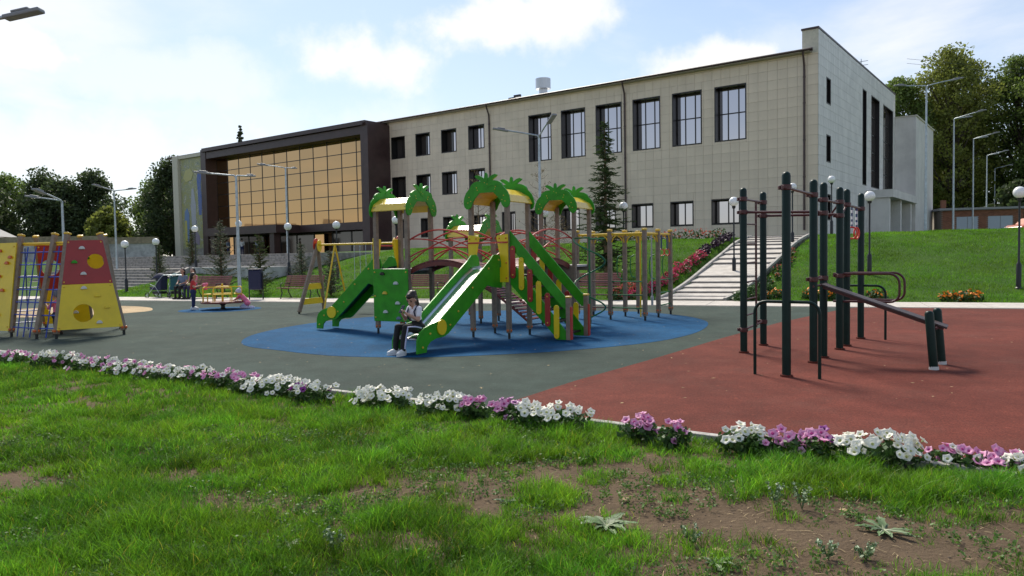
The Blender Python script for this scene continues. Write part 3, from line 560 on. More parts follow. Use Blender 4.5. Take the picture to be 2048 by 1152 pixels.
def palm_plate(c, U, W_, parent, zt):
    """palm-shaped end plate, U across, W_ outwards"""
    o = (c[0], c[1], zt); mb = MB(); mb.prism(palm_poly(), o, U, (0, 0, 1), W_, .03)
    pl = mb.build('palm_panel', 'pgreen', parent)
    for k, (a0, a1, L_, w) in enumerate(((rad(150), rad(225), .40, .048), (rad(116), rad(175), .34, .045), (rad(90), rad(90), .26, .042), (rad(64), rad(5), .34, .045), (rad(30), rad(-45), .40, .048))):
        q = MB(); q.prism(leaf_poly(a0, a1, L_, w), Vector(o)+Vector(W_)*.004*(k % 3-1), U, (0, 0, 1), W_, .034+.003*k); q.build('frond', 'pgreen', pl)
    b = MB()
    for x, z in ((-.43, .02), (-.36, .05), (-.40, .13), (-.20, .26), (-.22, .31), (.20, .26), (.22, .31), (.43, .02), (.36, .05), (.40, .13), (-.03, .40), (.03, .37)):
        b.ball(Vector(o)+Vector(U)*x+Vector((0, 0, z))+Vector(W_)*.018, .012, 6, 4)
    b.build('bolts', 'bolt', pl)
def roof(c, axis, zt):
    U = Vector((1, 0, 0)) if axis == 'y' else Vector((0, 1, 0)); Wd = Vector((0, 1, 0)) if axis == 'y' else Vector((1, 0, 0)); hl = HS+.075
    prof = [(-.50, .02), (-.42, .16), (-.18, .295), (.18, .295), (.42, .16), (.50, .02)]; th = .012
    poly = prof+[(x*.97, z-th*1.3) for x, z in reversed(prof)]
    r = MB(); r.prism(poly, (c[0], c[1], zt), U, (0, 0, 1), Wd, 2*hl-.04); ro = r.build('roof', 'roofyellow', PLAY)
    for s in (-1, 1): palm_plate((c[0]+Wd.x*s*hl, c[1]+Wd.y*s*hl), U, Wd*s, ro, zt)
def tower(c, axis, zt, dz, tall=True):
    for sx in (-1, 1):
        for sy in (-1, 1):
            x, y = c[0]+sx*HS, c[1]+sy*HS
            p = MB().box((x, y, (zt+.1+.12)/2), (.09, .09, zt+.1-.12)).build('post', 'pwood', PLAY, bevel=.012)
            f = MB(); f.tube([(x, y, -.02), (x, y, .14)], .026, 8); f.build('post_foot', 'blackiron', p)
            f = MB()
            for q in ((.047, 0), (-.047, 0), (0, .047), (0, -.047)): f.ball((x+q[0], y+q[1], .17), .024, 8, 5)
            f.build('foot_caps', 'orangebolt', p)
    d = MB(); d.b2(c[0]-HS+.046, c[0]+HS-.046, c[1]-HS-.02, c[1]+HS+.02, dz-.05, dz); d.build('deck', 'deck', PLAY, bevel=.004)
    MB().b2(c[0]-HS+.046, c[0]+HS-.046, c[1]-HS-.03, c[1]-HS+.03, dz-.14, dz-.052).b2(c[0]-HS+.046, c[0]+HS-.046, c[1]+HS-.03, c[1]+HS+.03, dz-.14, dz-.052).build('deck_beam', 'pwood', PLAY)
    roof(c, axis, zt)
tower(T1, 'x', 2.62, DZ); tower(T2, 'y', 2.68, DZ); tower(T3, 'y', 2.68, DZ); tower(T4, 'x', 2.1, .95)
def slide(c, d, length, dz, chute_mat):
    """d = outward direction in local xy, starts at the tower face"""
    D = Vector((d[0], d[1], 0)); S = Vector((-d[1], d[0], 0)); o = Vector((c[0], c[1], 0))+D*(HS+.0); L_ = length; k = L_/2.3
    ch = [(-.02, dz), (.26*k, dz-.02), (.5*k, dz-.16), (1.72*k, .40), (1.9*k, .32), (2.1*k, .28), (2.24*k, .26)]
    mb = MB(); hw = .235
    V = []
    for q, z in ch: V += [o+D*q+S*hw+Vector((0, 0, z+.05)), o+D*q+S*(hw-.04)+Vector((0, 0, z)), o+D*q-S*(hw-.04)+Vector((0, 0, z)), o+D*q-S*hw+Vector((0, 0, z+.05))]
    F = [(4*i+j, 4*i+j+1, 4*i+j+5, 4*i+j+4) for i in range(len(ch)-1) for j in range(3)]; mb.add(V, F)
    sl_ = smoothed(mb.build('slide', chute_mat, PLAY)); so_ = sl_.modifiers.new('s', 'SOLIDIFY'); so_.thickness = .015
    side = [(0, 1.0), (0, dz+.10), (.04, dz+.22), (.12, dz+.27), (.24*k, dz+.26), (.36*k, dz+.15), (1.80*k, .53), (1.98*k, .50), (2.14*k, .45), (2.25*k, .38), (2.31*k, .25), (2.32*k, .03), (2.10*k, .03), (2.08*k, .13), (2.0*k, .2), (1.86*k, .24), (1.66*k, .25), (1.56*k, .29), (.45*k, dz-.32), (.3*k, dz-.36)]
    for s in (-1, 1):
        w = MB(); w.prism(side, o+S*s*(hw+.02), D, (0, 0, 1), S, .035); sw = w.build('side_panel', 'pgreen', sl_, bevel=.006)
        w = MB(); dc = o+D*1.74*k+S*s*(hw+.05)+Vector((0, 0, .42)); w.prism([(.135*math.cos(a), .135*math.sin(a)) for a in np.linspace(0, 2*math.pi, 25)[:-1]], dc, D, (0, 0, 1), S, .025); w.build('round_cap', 'pyellow', sl_, bevel=.005)
        b = MB()
        for q, z in ((.12, dz+.16), (.42*k, dz-.0), (.9*k, dz-.34), (1.3*k, .66), (1.52*k, .44), (2.02*k, .34), (2.2*k, .13), (1.72*k, .5), (1.78*k, .34)): b.ball(o+D*q+S*s*(hw+.045)+Vector((0, 0, z)), .02, 6, 4)
        b.build('bolts', 'bolt', sl_)
    return o, D, S
SL2 = slide(T2, (0, -1), 2.75, DZ, 'steel')
slide(T1, (-1, 0), 1.95, DZ, 'blackplastic')
def entry_panels(c, d, dz, m='pyellow'):
    """two notched panels and a red bar at a slide's mouth"""
    D = Vector((d[0], d[1], 0)); S = Vector((-d[1], d[0], 0)); o = Vector((c[0], c[1], dz))+D*(HS+.055)
    for s in (-1, 1):
        poly = [(.46*s, -.28), (.24*s, -.28), (.235*s, -.02), (.30*s, .02), (.30*s, .12), (.20*s, .60), (.22*s, .64), (.46*s, .66)]
        w = MB(); w.prism(poly, o, S, (0, 0, 1), D, .03); p = w.build('entry_panel', m, PLAY, bevel=.006)
        b = MB()
        for q, z in ((.42, -.2), (.42, .1), (.42, .58), (.27, .58)): b.ball(o+S*s*q+D*.016+Vector((0, 0, z)), .018, 6, 4)
        b.build('bolts', 'orangebolt', p)
    t = MB(); t.tube([o+S*-.46+D*.02+Vector((0, 0, .5)), o+S*.46+D*.02+Vector((0, 0, .5))], .017, 8); t.build('entry_bar', 'redpaint', PLAY)
entry_panels(T2, (0, -1), DZ); entry_panels(T1, (-1, 0), DZ); entry_panels(T4, (0, 1), .95)
def bridge(a, b, rise=.17, rails=True):
    A = Vector((*a, DZ)); B = Vector((*b, DZ)); D = (B-A); L_ = D.length; D.normalize(); S = Vector((-D.y, D.x, 0)); n = 13
    z = lambda t: rise*4*t*(1-t)
    me = MB().box((0, 0, 0), (L_/n-.012, .74, .028)).mesh('bridge_slat', 'slatred'); par = None
    for s in (-1, 1):
        w = MB(); n2 = 12; poly = [(L_*k/n2, z(k/n2)-.02) for k in range(n2+1)]+[(L_*k/n2, z(k/n2)-.11) for k in range(n2, -1, -1)]
        w.prism(poly, A+S*s*.36, D, (0, 0, 1), S, .03); ob = w.build('bridge_side', 'slatred', PLAY); par = par or ob
    for k in range(n):
        t = (k+.5)/n; sl_ = math.atan(rise*4*(1-2*t)/L_); p = A+D*L_*t+Vector((0, 0, z(t)+.0))
        put('bridge_slat', me, par, tuple(p), (0, -sl_, math.atan2(D.y, D.x)))
    if rails:
        for s in (-1, 1):
            for h, r_ in ((.72, .17), (.36, .17)):
                w = MB(); w.tube([A+S*s*.41+D*L_*k/12+Vector((0, 0, h-.12+r_*4*(k/12)*(1-k/12)*1.15)) for k in range(13)], .018, 8); smoothed(w.build('bridge_rail', 'redpaint', PLAY))
            w = MB(); w.tube([A+S*s*.41+D*L_*k/10+Vector((0, 0, .62-.5*(k/10)+.16*math.sin(math.pi*k/10))) for k in range(11)], .015, 8); smoothed(w.build('bridge_rail', 'redpaint', PLAY))
            w = MB(); w.tube([A+S*s*.41+D*L_*k/10+Vector((0, 0, .12+.5*(k/10)+.16*math.sin(math.pi*k/10))) for k in range(11)], .015, 8); smoothed(w.build('bridge_rail', 'redpaint', PLAY))
bridge((T1[0]+HS, .11), (T2[0]-HS, .11)); bridge((2.42, T2[1]+HS), (2.42, T3[1]-HS)); bridge((T3[0]-HS, 2.88), (T4[0]+HS, 2.88), rise=.1)
def climb_panel():
    y = T1[1]-HS-.062; w = MB(); w.b2(-HS-.05, HS+.05, y-.012, y+.012, .28, DZ+.0); p = w.build('climbing_panel', 'pgreen', PLAY, bevel=.01)
    tag(p, 'green climbing panel with half-round grips')
    for k, (x, z, m) in enumerate(((-.2, 1.27, 'black'), (.16, 1.07, 'whitegrip'), (-.14, .86, 'bolt'), (.2, .65, 'whitegrip'), (-.13, .46, 'whitegrip'), (.22, .33, 'bluegrey'))):
        q = MB(); q.prism([(.06*math.cos(a), .065*math.sin(a)) for a in np.linspace(0, math.pi, 9)], (x, y-.03, z), (1, 0, 0), (0, 0, 1), (0, -1, 0), .045); q.build('grip', m, p, bevel=.008)
    b = MB()
    for x in (-.42, .42):
        for z in (.36, .82, 1.33): b.ball((x, y-.015, z), .02, 6, 4)
    b.build('bolts', 'bolt', p)
climb_panel()
def play_stairs():
    x0 = T2[0]+HS+.05; x1 = x0+1.12; yA, yB = T2[1]-HS+.02, T2[1]+HS-.02
    st = None
    for k in range(6):
        t = (k+.7)/6.3; q = MB().b2(x0+(x1-x0)*t-.11, x0+(x1-x0)*t+.11, yA+.03, yB-.03, DZ*(1-t)-.02, DZ*(1-t)+.015).build('stair_tread', 'blackiron', PLAY, bevel=.004)
    for y, o in ((yA, -1), (yB, 1)):
        w = MB(); w.prism([(x0-.05, DZ+.02), (x0+.12, DZ+.02), (x1+.06, .20), (x1+.06, .03), (x1-.14, .03), (x1-.2, .12), (x0-.05, DZ-.28)], (0, y, 0), (1, 0, 0), (0, 0, 1), (0, 1, 0), .03); s_ = w.build('stringer', 'pgreen', PLAY, bevel=.005)
        w = MB(); w.prism([(x0-.07, DZ+.70), (x0-.0, DZ+.72), (x1+.1, .80), (x1+.12, .62), (x1+.02, .62), (x0-.07, DZ+.48)], (0, y, 0), (1, 0, 0), (0, 0, 1), (0, 1, 0), .03); w.build('handrail', 'pgreen', PLAY, bevel=.005)
        for k in range(6):
            t = (k+.35)/6; x = x0+(x1-x0)*t; zb = DZ*(1-t)*.98-.1+.02
            lo, hi = zb-.02, zb+.62
            poly = [(.055*math.cos(a), lo+.055+.055*math.sin(a)) for a in np.linspace(math.pi, 2*math.pi, 7)]+[(.055*math.cos(a), hi-.055+.055*math.sin(a)) for a in np.linspace(0, math.pi, 7)]
            w = MB(); w.prism(poly, (x, y+o*.033, 0), (1, 0, 0), (0, 0, 1), (0, 1, 0), .025); b_ = w.build('baluster', 'pred' if k % 2 == 0 else 'pyellow', PLAY, bevel=.004)
            w = MB(); w.ball((x, y+o*.048, lo+.07), .016, 6, 4); w.ball((x, y+o*.048, hi-.07), .016, 6, 4); w.build('bolts', 'bolt', b_)
        p = MB().box((x1+.12, y, .43), (.09, .09, .80)).build('newel_post', 'pwood', PLAY, bevel=.01)
        MB().box((x1+.12, y, .845), (.105, .105, .035)).build('post_cap', 'bolt', p, bevel=.012); MB().box((x1+.12+.056, y, .35), (.022, .08, .62)).build('edge_strip', 'redpaint', p, bevel=.004)
play_stairs()
def slat_ramp():
    a = Vector((T4[0]+HS+.05, T4[1]-.1, .93)); b = Vector((T4[0]+HS+1.35, T4[1]-.1, .08)); D = b-a; L_ = D.length; D.normalize(); S = Vector((0, 1, 0)); par = None
    for s in (-1, 1):
        w = MB(); w.tube([a+S*s*.36, a+S*s*.36+D*L_*.35+Vector((0, 0, .06)), a+S*s*.36+D*L_*.7+Vector((0, 0, .04)), b+S*s*.36], .03, 8); ob = w.build('ramp_side', 'slatred', PLAY); par = par or ob
    me = MB().box((0, 0, 0), (.055, .70, .03)).mesh('ramp_slat', 'slatred')
    for k in range(14):
        t = (k+.5)/14; p = a+D*L_*t+Vector((0, 0, .06*math.sin(math.pi*t)+.03)); put('ramp_slat', me, par, tuple(p), (0, math.asin(-D.z), 0))
slat_ramp()
def spiral():
    c = Vector((T3[0]+.98, T3[1]-.85, 0)); w = MB(); w.tube([(c.x, c.y, -.02), (c.x, c.y, 2.02)], .022, 10); sp_ = w.build('spiral_pole', 'greendark', PLAY)
    r = .34; P = []
    for k in range(70):
        t = k/69; a = 2*math.pi*1.9*t+rad(200); P.append(c+Vector((r*math.cos(a)*min(1, (1-t)*12+.06), r*math.sin(a)*min(1, (1-t)*12+.06), 1.98-1.9*(t)+.0)))
    w = MB(); w.tube(P, .018, 8); smoothed(w.build('spiral_rail', 'greendark', PLAY))
    w = MB(); w.tube([(c.x, c.y, 2.0), (T3[0]+HS, T3[1]-HS, 2.0)], .02, 8); w.tube([(c.x, c.y, 1.97), (c.x+.32, c.y+.1, 1.97)], .02, 8); w.build('top_bar', 'greendark', PLAY)
spiral()
w = MB(); w.b2(T3[0]-HS-.02, T3[0]+HS+.02, T3[1]-HS-.06, T3[1]-HS-.035, .45, DZ-.02); w.build('tower_skirt', 'pwood', PLAY, bevel=.006)

# ---- monkey-bar frame next to the towers
E1 = Vector((.866, -.5, 0)); E2 = Vector((.5, .866, 0))
GYM = thing('monkey_bar_frame', 'taupe posts joined by yellow overhead bars beside the spiral pole', 'climbing frame', (2.44, 18.6, 0), rad(-30))
def gym():
    ps = {'C1': (-.9, 0), 'C2': (-.9, 1.0), 'A1': (0, 0), 'A2': (0, 1.0), 'B1': (.9, 0), 'B2': (.9, .98), 'B3': (.9, 1.96), 'A3': (0, 1.96)}
    for k, (x, y) in ps.items():
        p = MB().box((x, y, 1.15), (.1, .1, 2.08)).build('post', 'pwood', GYM, bevel=.012); MB().box((x, y, 2.215), (.12, .12, .06)).build('post_cap', 'bolt', p, bevel=.02)
        f = MB(); f.tube([(x, y, -.02), (x, y, .13)], .028, 8); f.build('post_foot', 'blackiron', p); f = MB()
        for q in ((.05, 0), (-.05, 0), (0, .05), (0, -.05)): f.ball((x+q[0], y+q[1], .18), .026, 8, 5)
        f.build('foot_caps', 'orangebolt', p)
    H = 2.12
    for a, b in (('C1', 'C2'), ('A1', 'A2'), ('A2', 'A3'), ('B1', 'B2'), ('B2', 'B3'), ('C1', 'A1'), ('A1', 'B1'), ('C2', 'A2'), ('A2', 'B2'), ('A3', 'B3')):
        w = MB(); w.tube([(*ps[a], H), (*ps[b], H)], .028, 8); A_, B_ = Vector((*ps[a], H)), Vector((*ps[b], H)); D = (B_-A_).normalized()
        for q, s in ((A_, 1), (B_, -1)): w.tube([q+D*s*.05+Vector((0, 0, -.2)), q+D*s*.09+Vector((0, 0, -.1)), q+D*s*.2+Vector((0, 0, -.01))], .016, 6)
        w.build('overhead_bar', 'yellowtube', GYM)
    for z in (.95, .62, .3):
        for a, b, m in (('B1', 'A1', 'greendark'), ('B2', 'B3', 'greendark'), ('A1', 'C1', 'wred')):
            w = MB(); w.tube([(*ps[a], z), (*ps[b], z)], .017, 8); w.build('cross_bar', m, GYM)
    w = MB(); w.tube([(.42, 1.0, -.02), (.42, 1.0, 2.1)], .02, 8); w.build('fire_pole', 'yellowtube', GYM)
    w = MB(); w.tube([(.9, .5, 2.08), (.9, .5, 1.2), (.905, .5, .55)], .018, 8); w.ball((.905, .5, .52), .045, 8, 6, (1, 1, 1.6)); w.tube([(.905, .5, .5), (.91, .49, .34)], .03, 8); w.build('climbing_rope', 'rope', GYM)
    for dx, yy in ((0, 1.25), (0, 1.7)):
        w = MB(); w.tube([(.9, yy, 2.1), (.9, yy, 1.72)], .018, 6); s_ = w.build('ring_strap', 'strapblue', GYM); w = MB(); w.tube([(.9+.07*math.cos(a), yy, 1.65+.085*math.sin(a)) for a in np.linspace(0, 2*math.pi, 17)], .014, 6, False); w.build('ring', 'ringred', s_)
    for x, y in ((0, .95), (.9, .9), (.9, 1.9), (0, 1.9)):
        w = MB(); w.tube([(x-.07, y, 1.6), (x-.17, y, 1.55), (x-.2, y, 1.4), (x-.2, y, 1.15), (x-.16, y, 1.02), (x-.06, y, .98)], .015, 6); smoothed(w.build('grab_handle', 'greendark', GYM))
gym()

# ------------------------------------------------------------------ workout frame on the red surface
WOUT = thing('workout_frame', 'dark green street workout frame with maroon bars and sloping board', 'workout frame', (3.56, 9.72, 0), 0)
def workout():
    o = Vector((3.56, 9.72)); d = Vector((.578, .816)); n = Vector((.816, -.578)); Hh = 2.66
    ln = {'W3': 0, 'W4': 1.41, 'W5': 2.02, 'W6': 3.13, 'W7': 3.66, 'W8': 4.88}
    P = {k: d*v for k, v in ln.items()}; P['W1'] = P['W5']-n*1.22; P['W2'] = P['W6']-n*1.24
    R = .056
    def v3(p, z): return Vector((p.x, p.y, z))
    for k, p in P.items():
        w = MB(); w.tube([v3(p, -.02), v3(p, Hh-.05), v3(p, Hh-.02), v3(p, Hh)], [R, R, R*.85, R*.45], 14); po = smoothed(w.build('post', 'wgreen', WOUT), 50)
        w = MB(); w.tube([v3(p, .004), v3(p, .03)], R+.025, 14); w.build('base_flange', 'red_rubber', po)
    def clamp(p, z, par=None):
        w = MB(); w.tube([v3(p, z-.035), v3(p, z+.035)], R+.012, 14); w.box(v3(p, z)+Vector((n.x, n.y, 0))*-.075, (.05, .05, .05)); w.box(v3(p, z)+Vector((d.x, d.y, 0))*-.075, (.045, .045, .045)); return w.build('clamp', 'wred', WOUT, bevel=.006)
    def bar(pts, r=.018, m='wred', nm='bar'): w = MB(); w.tube(pts, r, 10); return smoothed(w.build(nm, m, WOUT), 60)
    for k, z in (('W1', 2.48), ('W2', 2.48), ('W3', 2.46), ('W4', 2.44), ('W4', 1.22), ('W5', 1.22), ('W6', 1.22), ('W7', 1.22), ('W5', 2.40), ('W6', 2.42), ('W7', 2.40), ('W8', 2.38), ('W1', .38), ('W2', .42), ('W1', 2.27), ('W2', 2.25), ('W5', 2.2), ('W6', 2.2)): clamp(P[k], z)
    bar([v3(P['W1'], 2.48), v3(P['W2'], 2.48)]); bar([v3(P['W3']-d*.1, 2.46), v3(P['W4'], 2.44)], .02)
    bar([v3(P['W1'], 2.27), v3(P['W5'], 2.22)], .021); bar([v3(P['W2'], 2.25), v3(P['W6'], 2.22)], .021)
    bar([v3(P['W5'], 2.40), v3(P['W6'], 2.40)]); bar([v3(P['W7']-d*.05, 2.40), v3(P['W8']+d*.08, 2.38)], .021)
    bar([v3(P['W6'], 2.42), v3(P['W6']+d*.27-n*.22, 2.2)], .016); bar([v3(P['W7'], 2.4), v3(P['W6']+d*.2-n*.02, 2.2)], .016); bar([v3(P['W4'], 1.22), v3(P['W5'], 1.22)]); bar([v3(P['W6'], 1.22), v3(P['W7'], 1.22)])
    # vertical ladder between W1 and a slim rail
    q = P['W1']+(P['W2']-P['W1'])*.62
    bar([v3(q, 2.47), v3(q, .36)], .019, nm='ladder_rail'); bar([v3(P['W1'], .38), v3(P['W2'], .42)])
    for z in (2.08, 1.76, 1.45, 1.14, .86, .60): bar([v3(P['W1'], z), v3(q, z+.01)], .014, nm='rung')
    # two dip loops
    for k in ('W6', 'W7'):
        p = P[k]; L_ = .88; c = p+n*L_; b = bar([v3(p-n*.1, 1.25), v3(p+n*(L_-.16), 1.25)]+[v3(p+n*(L_-.16+.16*math.sin(a)), 1.09+.16*math.cos(a)) for a in np.linspace(.2, math.pi/2, 6)]+[v3(p+n*(L_-.14+.14*math.cos(a)), .94-.14*math.sin(a)) for a in np.linspace(0, math.pi/2, 6)]+[v3(p-n*.1, .80)], .019, nm='dip_bar')
    # low arches round the end posts
    for k, hw in (('W3', .41), ('W8', .41)):
        p = P[k]; r = .15; pts = [v3(p-n*hw, -.02), v3(p-n*hw, .98-r)]+[v3(p-n*(hw-r+r*math.cos(a)), .98-r+r*math.sin(a)) for a in np.linspace(.2, math.pi/2, 6)]+[v3(p+n*(hw-r+r*math.sin(a)), .98-r+r*math.cos(a)) for a in np.linspace(0, math.pi/2-.2, 6)]+[v3(p+n*hw, .98-r), v3(p+n*hw, -.02)]
        bar(pts, .021, 'wgreen', 'low_arch')
    # sloping board and its two short posts
    A = (P['W4']+P['W5'])/2+n*.06; S1 = Vector((5.68, 10.07))-o; S2 = Vector((6.05, 10.53))-o; B = (S1+S2)/2
    D3 = v3(B, .60)-v3(A, 1.14); L_ = D3.length; X = D3.normalized(); Yv = Vector((d.x, d.y, 0)); Yv = (Yv-X*Yv.dot(X)).normalized(); Z = X.cross(Yv); Rm = Matrix((X, Yv, Z)).transposed()
    m = (v3(B, .60)+v3(A, 1.14))/2+X*.06
    MB().box(m, (L_+.12, .34, .028), Rm).build('sit_up_board', 'wboard', WOUT, bevel=.006)
    w = MB(); w.box(m-Z*.03+Yv*.12, (L_+.05, .03, .035), Rm); w.box(m-Z*.03-Yv*.12, (L_+.05, .03, .035), Rm); w.build('board_bearer', 'wred', WOUT)
    bar([v3(A-d*.36-n*.05, 1.12), v3(A+d*.36-n*.05, 1.12)]); bar([v3(B-d*.3, .56), v3(B+d*.34, .56)])
    for s in (S1, S2):
        w = MB(); tp = v3(s, .80)-Vector((.07, 0, 0)); w.tube([v3(s, .0), tp-Vector((0, 0, .04)), tp-Vector((0, 0, .015)), tp], [R, R, R*.85, R*.45], 14); po = smoothed(w.build('short_post', 'wgreen', WOUT), 50)
        w = MB(); w.lathe([(.062, 0), (.06, .05)], 12, v3(s, .0)); w.build('post_base', 'whitegrip', po)
    for k, off in (('a', .42), ('b', .82)):
        p = P['W7']+d*off; w = MB(); w.tube([v3(p, 2.38), v3(p, 2.02)], .013, 6); s_ = w.build('ring_strap', 'strapblue', WOUT)
        w = MB(); 
        for z in (2.3, 2.19, 2.1): w.box(v3(p, z), (.03, .03, .05))
        w.build('strap_stripe', 'white', s_)
        ax = n if k == 'a' else (d*.9+n*.3).normalized(); w = MB(); w.tube([v3(p+ax*.085*math.cos(a), 1.93+.1*math.sin(a)) for a in np.linspace(0, 2*math.pi, 21)], .015, 8, False); smoothed(w.build('gym_ring', 'ringred', s_), 80)
workout()

# ------------------------------------------------------------------ climbing pyramid at the left edge
CL = thing('climbing_pyramid', 'red and yellow climbing panels with blue ladders and leaning posts', 'climbing frame', (-10.0, 16.6, 0), 0)
def pyramid():
    o = Vector((-10.0, 16.6, 0))
    F = {'F1': (-11.33, 16.9, -11.3, 17.35), 'F2': (-10.42, 16.36, -10.28, 16.95), 'F3': (-9.94, 16.28, -9.88, 16.75), 'F4': (-8.84, 17.0, -9.40, 17.2), 'F5': (-9.75, 18.6, -9.85, 18.2), 'F6': (-10.7, 19.0, -10.6, 18.5), 'F7': (-11.6, 18.6, -11.5, 18.2), 'F0': (-12.6, 17.4, -12.3, 17.7)}
    for k, (a, b, c, d) in F.items():
        A = Vector((a, b, .1))-o; B = Vector((c, d, 2.28))-o; w = MB(); D = (B-A); R = D.to_track_quat('Z', 'X').to_matrix(); w.box((A+B)/2, (.1, .1, D.length), R); p = w.build('post', 'pwood', CL, bevel=.012)
        w = MB(); w.box(B+D.normalized()*.02, (.125, .125, .05), R); w.build('post_cap', 'bolt', p, bevel=.02)
        w = MB(); w.tube([A-Vector((0, 0, .12)), A+Vector((0, 0, .05))], .03, 8); w.build('post_foot', 'blackiron', p); w = MB()
        for q in ((.055, 0), (-.055, 0), (0, .055), (0, -.055)): w.ball(A+Vector((q[0], q[1], .07)), .032, 8, 5)
        w.build('foot_caps', 'orangebolt', p)
    def panel(f0, f1, zs, cols, holes=(), grips=(), name='climbing_panel'):
        a, b = F[f0], F[f1]; z0, z1 = .1, 2.28
        def corner(f, z): t = (z-z0)/(z1-z0); return Vector((f[0]+(f[2]-f[0])*t, f[1]+(f[3]-f[1])*t, z))-o
        first = None
        for (zl, zh), m in zip(zip(zs, zs[1:]), cols):
            c00, c10, c11, c01 = corner(a, zl+.006), corner(b, zl+.006), corner(b, zh-.006), corner(a, zh-.006); nrm = (c10-c00).cross(c01-c00).normalized()
            if nrm.y > 0: nrm = -nrm
            e = .055; X = (c10-c00).normalized(); Yv = nrm.cross(X); Yv = Yv if Yv.z > 0 else -Yv
            base = c00+nrm*e; to2 = lambda p: ((p-c00).dot(X), (p-c00).dot(Yv))
            quad = [to2(c00), to2(c10), to2(c11), to2(c01)]; w_ = to2(c10)[0]; h_ = to2(c11)[1]
            hs = [h for h in holes if zl <= h[1] < zh]
            w = MB()
            if hs:
                hx, hz, hr = hs[0]; t = corner(a, hz).lerp(corner(b, hz), hx); cx, cy = to2(t)
                ring = [(cx+hr*math.cos(q), cy+hr*math.sin(q)) for q in np.linspace(math.pi/2, 2.5*math.pi, 29)]
                # split into left and right halves that share a vertical seam through the hole
                def edge_y(x, top):
                    p, q = (quad[3], quad[2]) if top else (quad[0], quad[1]); return p[1]+(q[1]-p[1])*(x-p[0])/(q[0]-p[0])
                left = [(cx, edge_y(cx, True)), quad[3], quad[0], (cx, edge_y(cx, False))]+[ring[k] for k in range(14, -1, -1)]
                right = [(cx, edge_y(cx, False)), quad[1], quad[2], (cx, edge_y(cx, True))]+[ring[28-k] for k in range(0, 15)]
                for poly in (left, right): w.prism(poly, base, X, Yv, nrm, .024)
            else: w.prism(quad, base, X, Yv, nrm, .024)
            p_ = w.build(name, m, CL); first = first or p_
            for gx, gz, gm in grips:
                if zl <= gz < zh:
                    t = corner(a, gz).lerp(corner(b, gz), gx); cx, cy = to2(t); q = MB(); q.prism([(.062*math.cos(s), .07*math.sin(s)) for s in np.linspace(0, math.pi, 9)], base+X*cx+Yv*cy+nrm*.03, X, Yv, nrm, .05); q.build('grip', gm, p_, bevel=.008)
            b_ = MB()
            for q in quad:
                c = ((quad[0][0]+quad[2][0])/2, (quad[0][1]+quad[2][1])/2); u = (q[0]+(c[0]-q[0])*.09, q[1]+(c[1]-q[1])*.09); b_.ball(base+X*u[0]+Yv*u[1]+nrm*.016, .02, 6, 4)
            b_.build('bolts', 'bolt', p_)
        return first
    ye, re_ = 'pyellow', 'pred'
    panel('F3', 'F4', [.17, 1.16, 2.14], [ye, re_], [(.40, .52, .20), (.72, 1.66, .17)], [(.42, 1.04, 'whitegrip'), (.66, .86, 'pyellow'), (.8, .6, 'pyellow'), (.64, .27, 'whitegrip'), (.40, 1.93, 'whitegrip'), (.22, 1.62, 'pgreen'), (.42, 1.36, 'whitegrip')])
    panel('F0', 'F1', [.12, 2.12], [ye], (), [(.55, 1.9, 'orangebolt'), (.8, 1.62, 'orangebolt'), (.45, 1.6, 'orangebolt'), (.62, 1.32, 'orangebolt'), (.75, 1.0, 'orangebolt'), (.55, .72, 'orangebolt'), (.7, .45, 'orangebolt'), (.88, 1.75, 'orangebolt'), (.5, .25, 'orangebolt')])
    panel('F6', 'F5', [1.1, 2.1], [ye], (), [(.3, 1.75, 'pgreen')])
    panel('F7', 'F6', [.15, 1.0, 2.1], [ye, re_], [(.3, .55, .2), (.25, 1.55, .2)], [(.6, 1.3, 'whitegrip'), (.6, .8, 'bolt'), (.6, 1.75, 'pgreen'), (.7, .4, 'whitegrip')])
    panel('F4', 'F5', [1.15, 2.1], [ye])
    # yellow ring beam on top
    top = lambda k, z=2.1: Vector((F[k][2], F[k][3], z))-o
    for a, b in (('F1', 'F2'), ('F2', 'F3'), ('F5', 'F6'), ('F6', 'F7'), ('F7', 'F0'), ('F4', 'F5')):
        w = MB(); w.tube([top(a), top(b)], .028, 8); w.build('top_beam', 'yellowtube', CL)
    # blue tube ladders
    def net(f0, f1, nz=7, nv=4):
        a, b = F[f0], F[f1]
        def c(t, z): 
            s = (z-.1)/2.18; pa = Vector((a[0]+(a[2]-a[0])*s, a[1]+(a[3]-a[1])*s, z)); pb = Vector((b[0]+(b[2]-b[0])*s, b[1]+(b[3]-b[1])*s, z)); return pa.lerp(pb, t)-o
        for k in range(nz): z = .22+k*.28; w = MB(); w.tube([c(0, z), c(1, z)], .014, 6); w.build('ladder_rung', 'bluetube', CL)
        for k in range(nv): t = (k+1)/(nv+1); w = MB(); w.tube([c(t, .02), c(t, 2.02)], .015, 6); w.build('ladder_upright', 'bluetube', CL)
    net('F1', 'F2', nv=3); net('F2', 'F3', nv=1); net('F7', 'F0', nv=3)
pyramid()

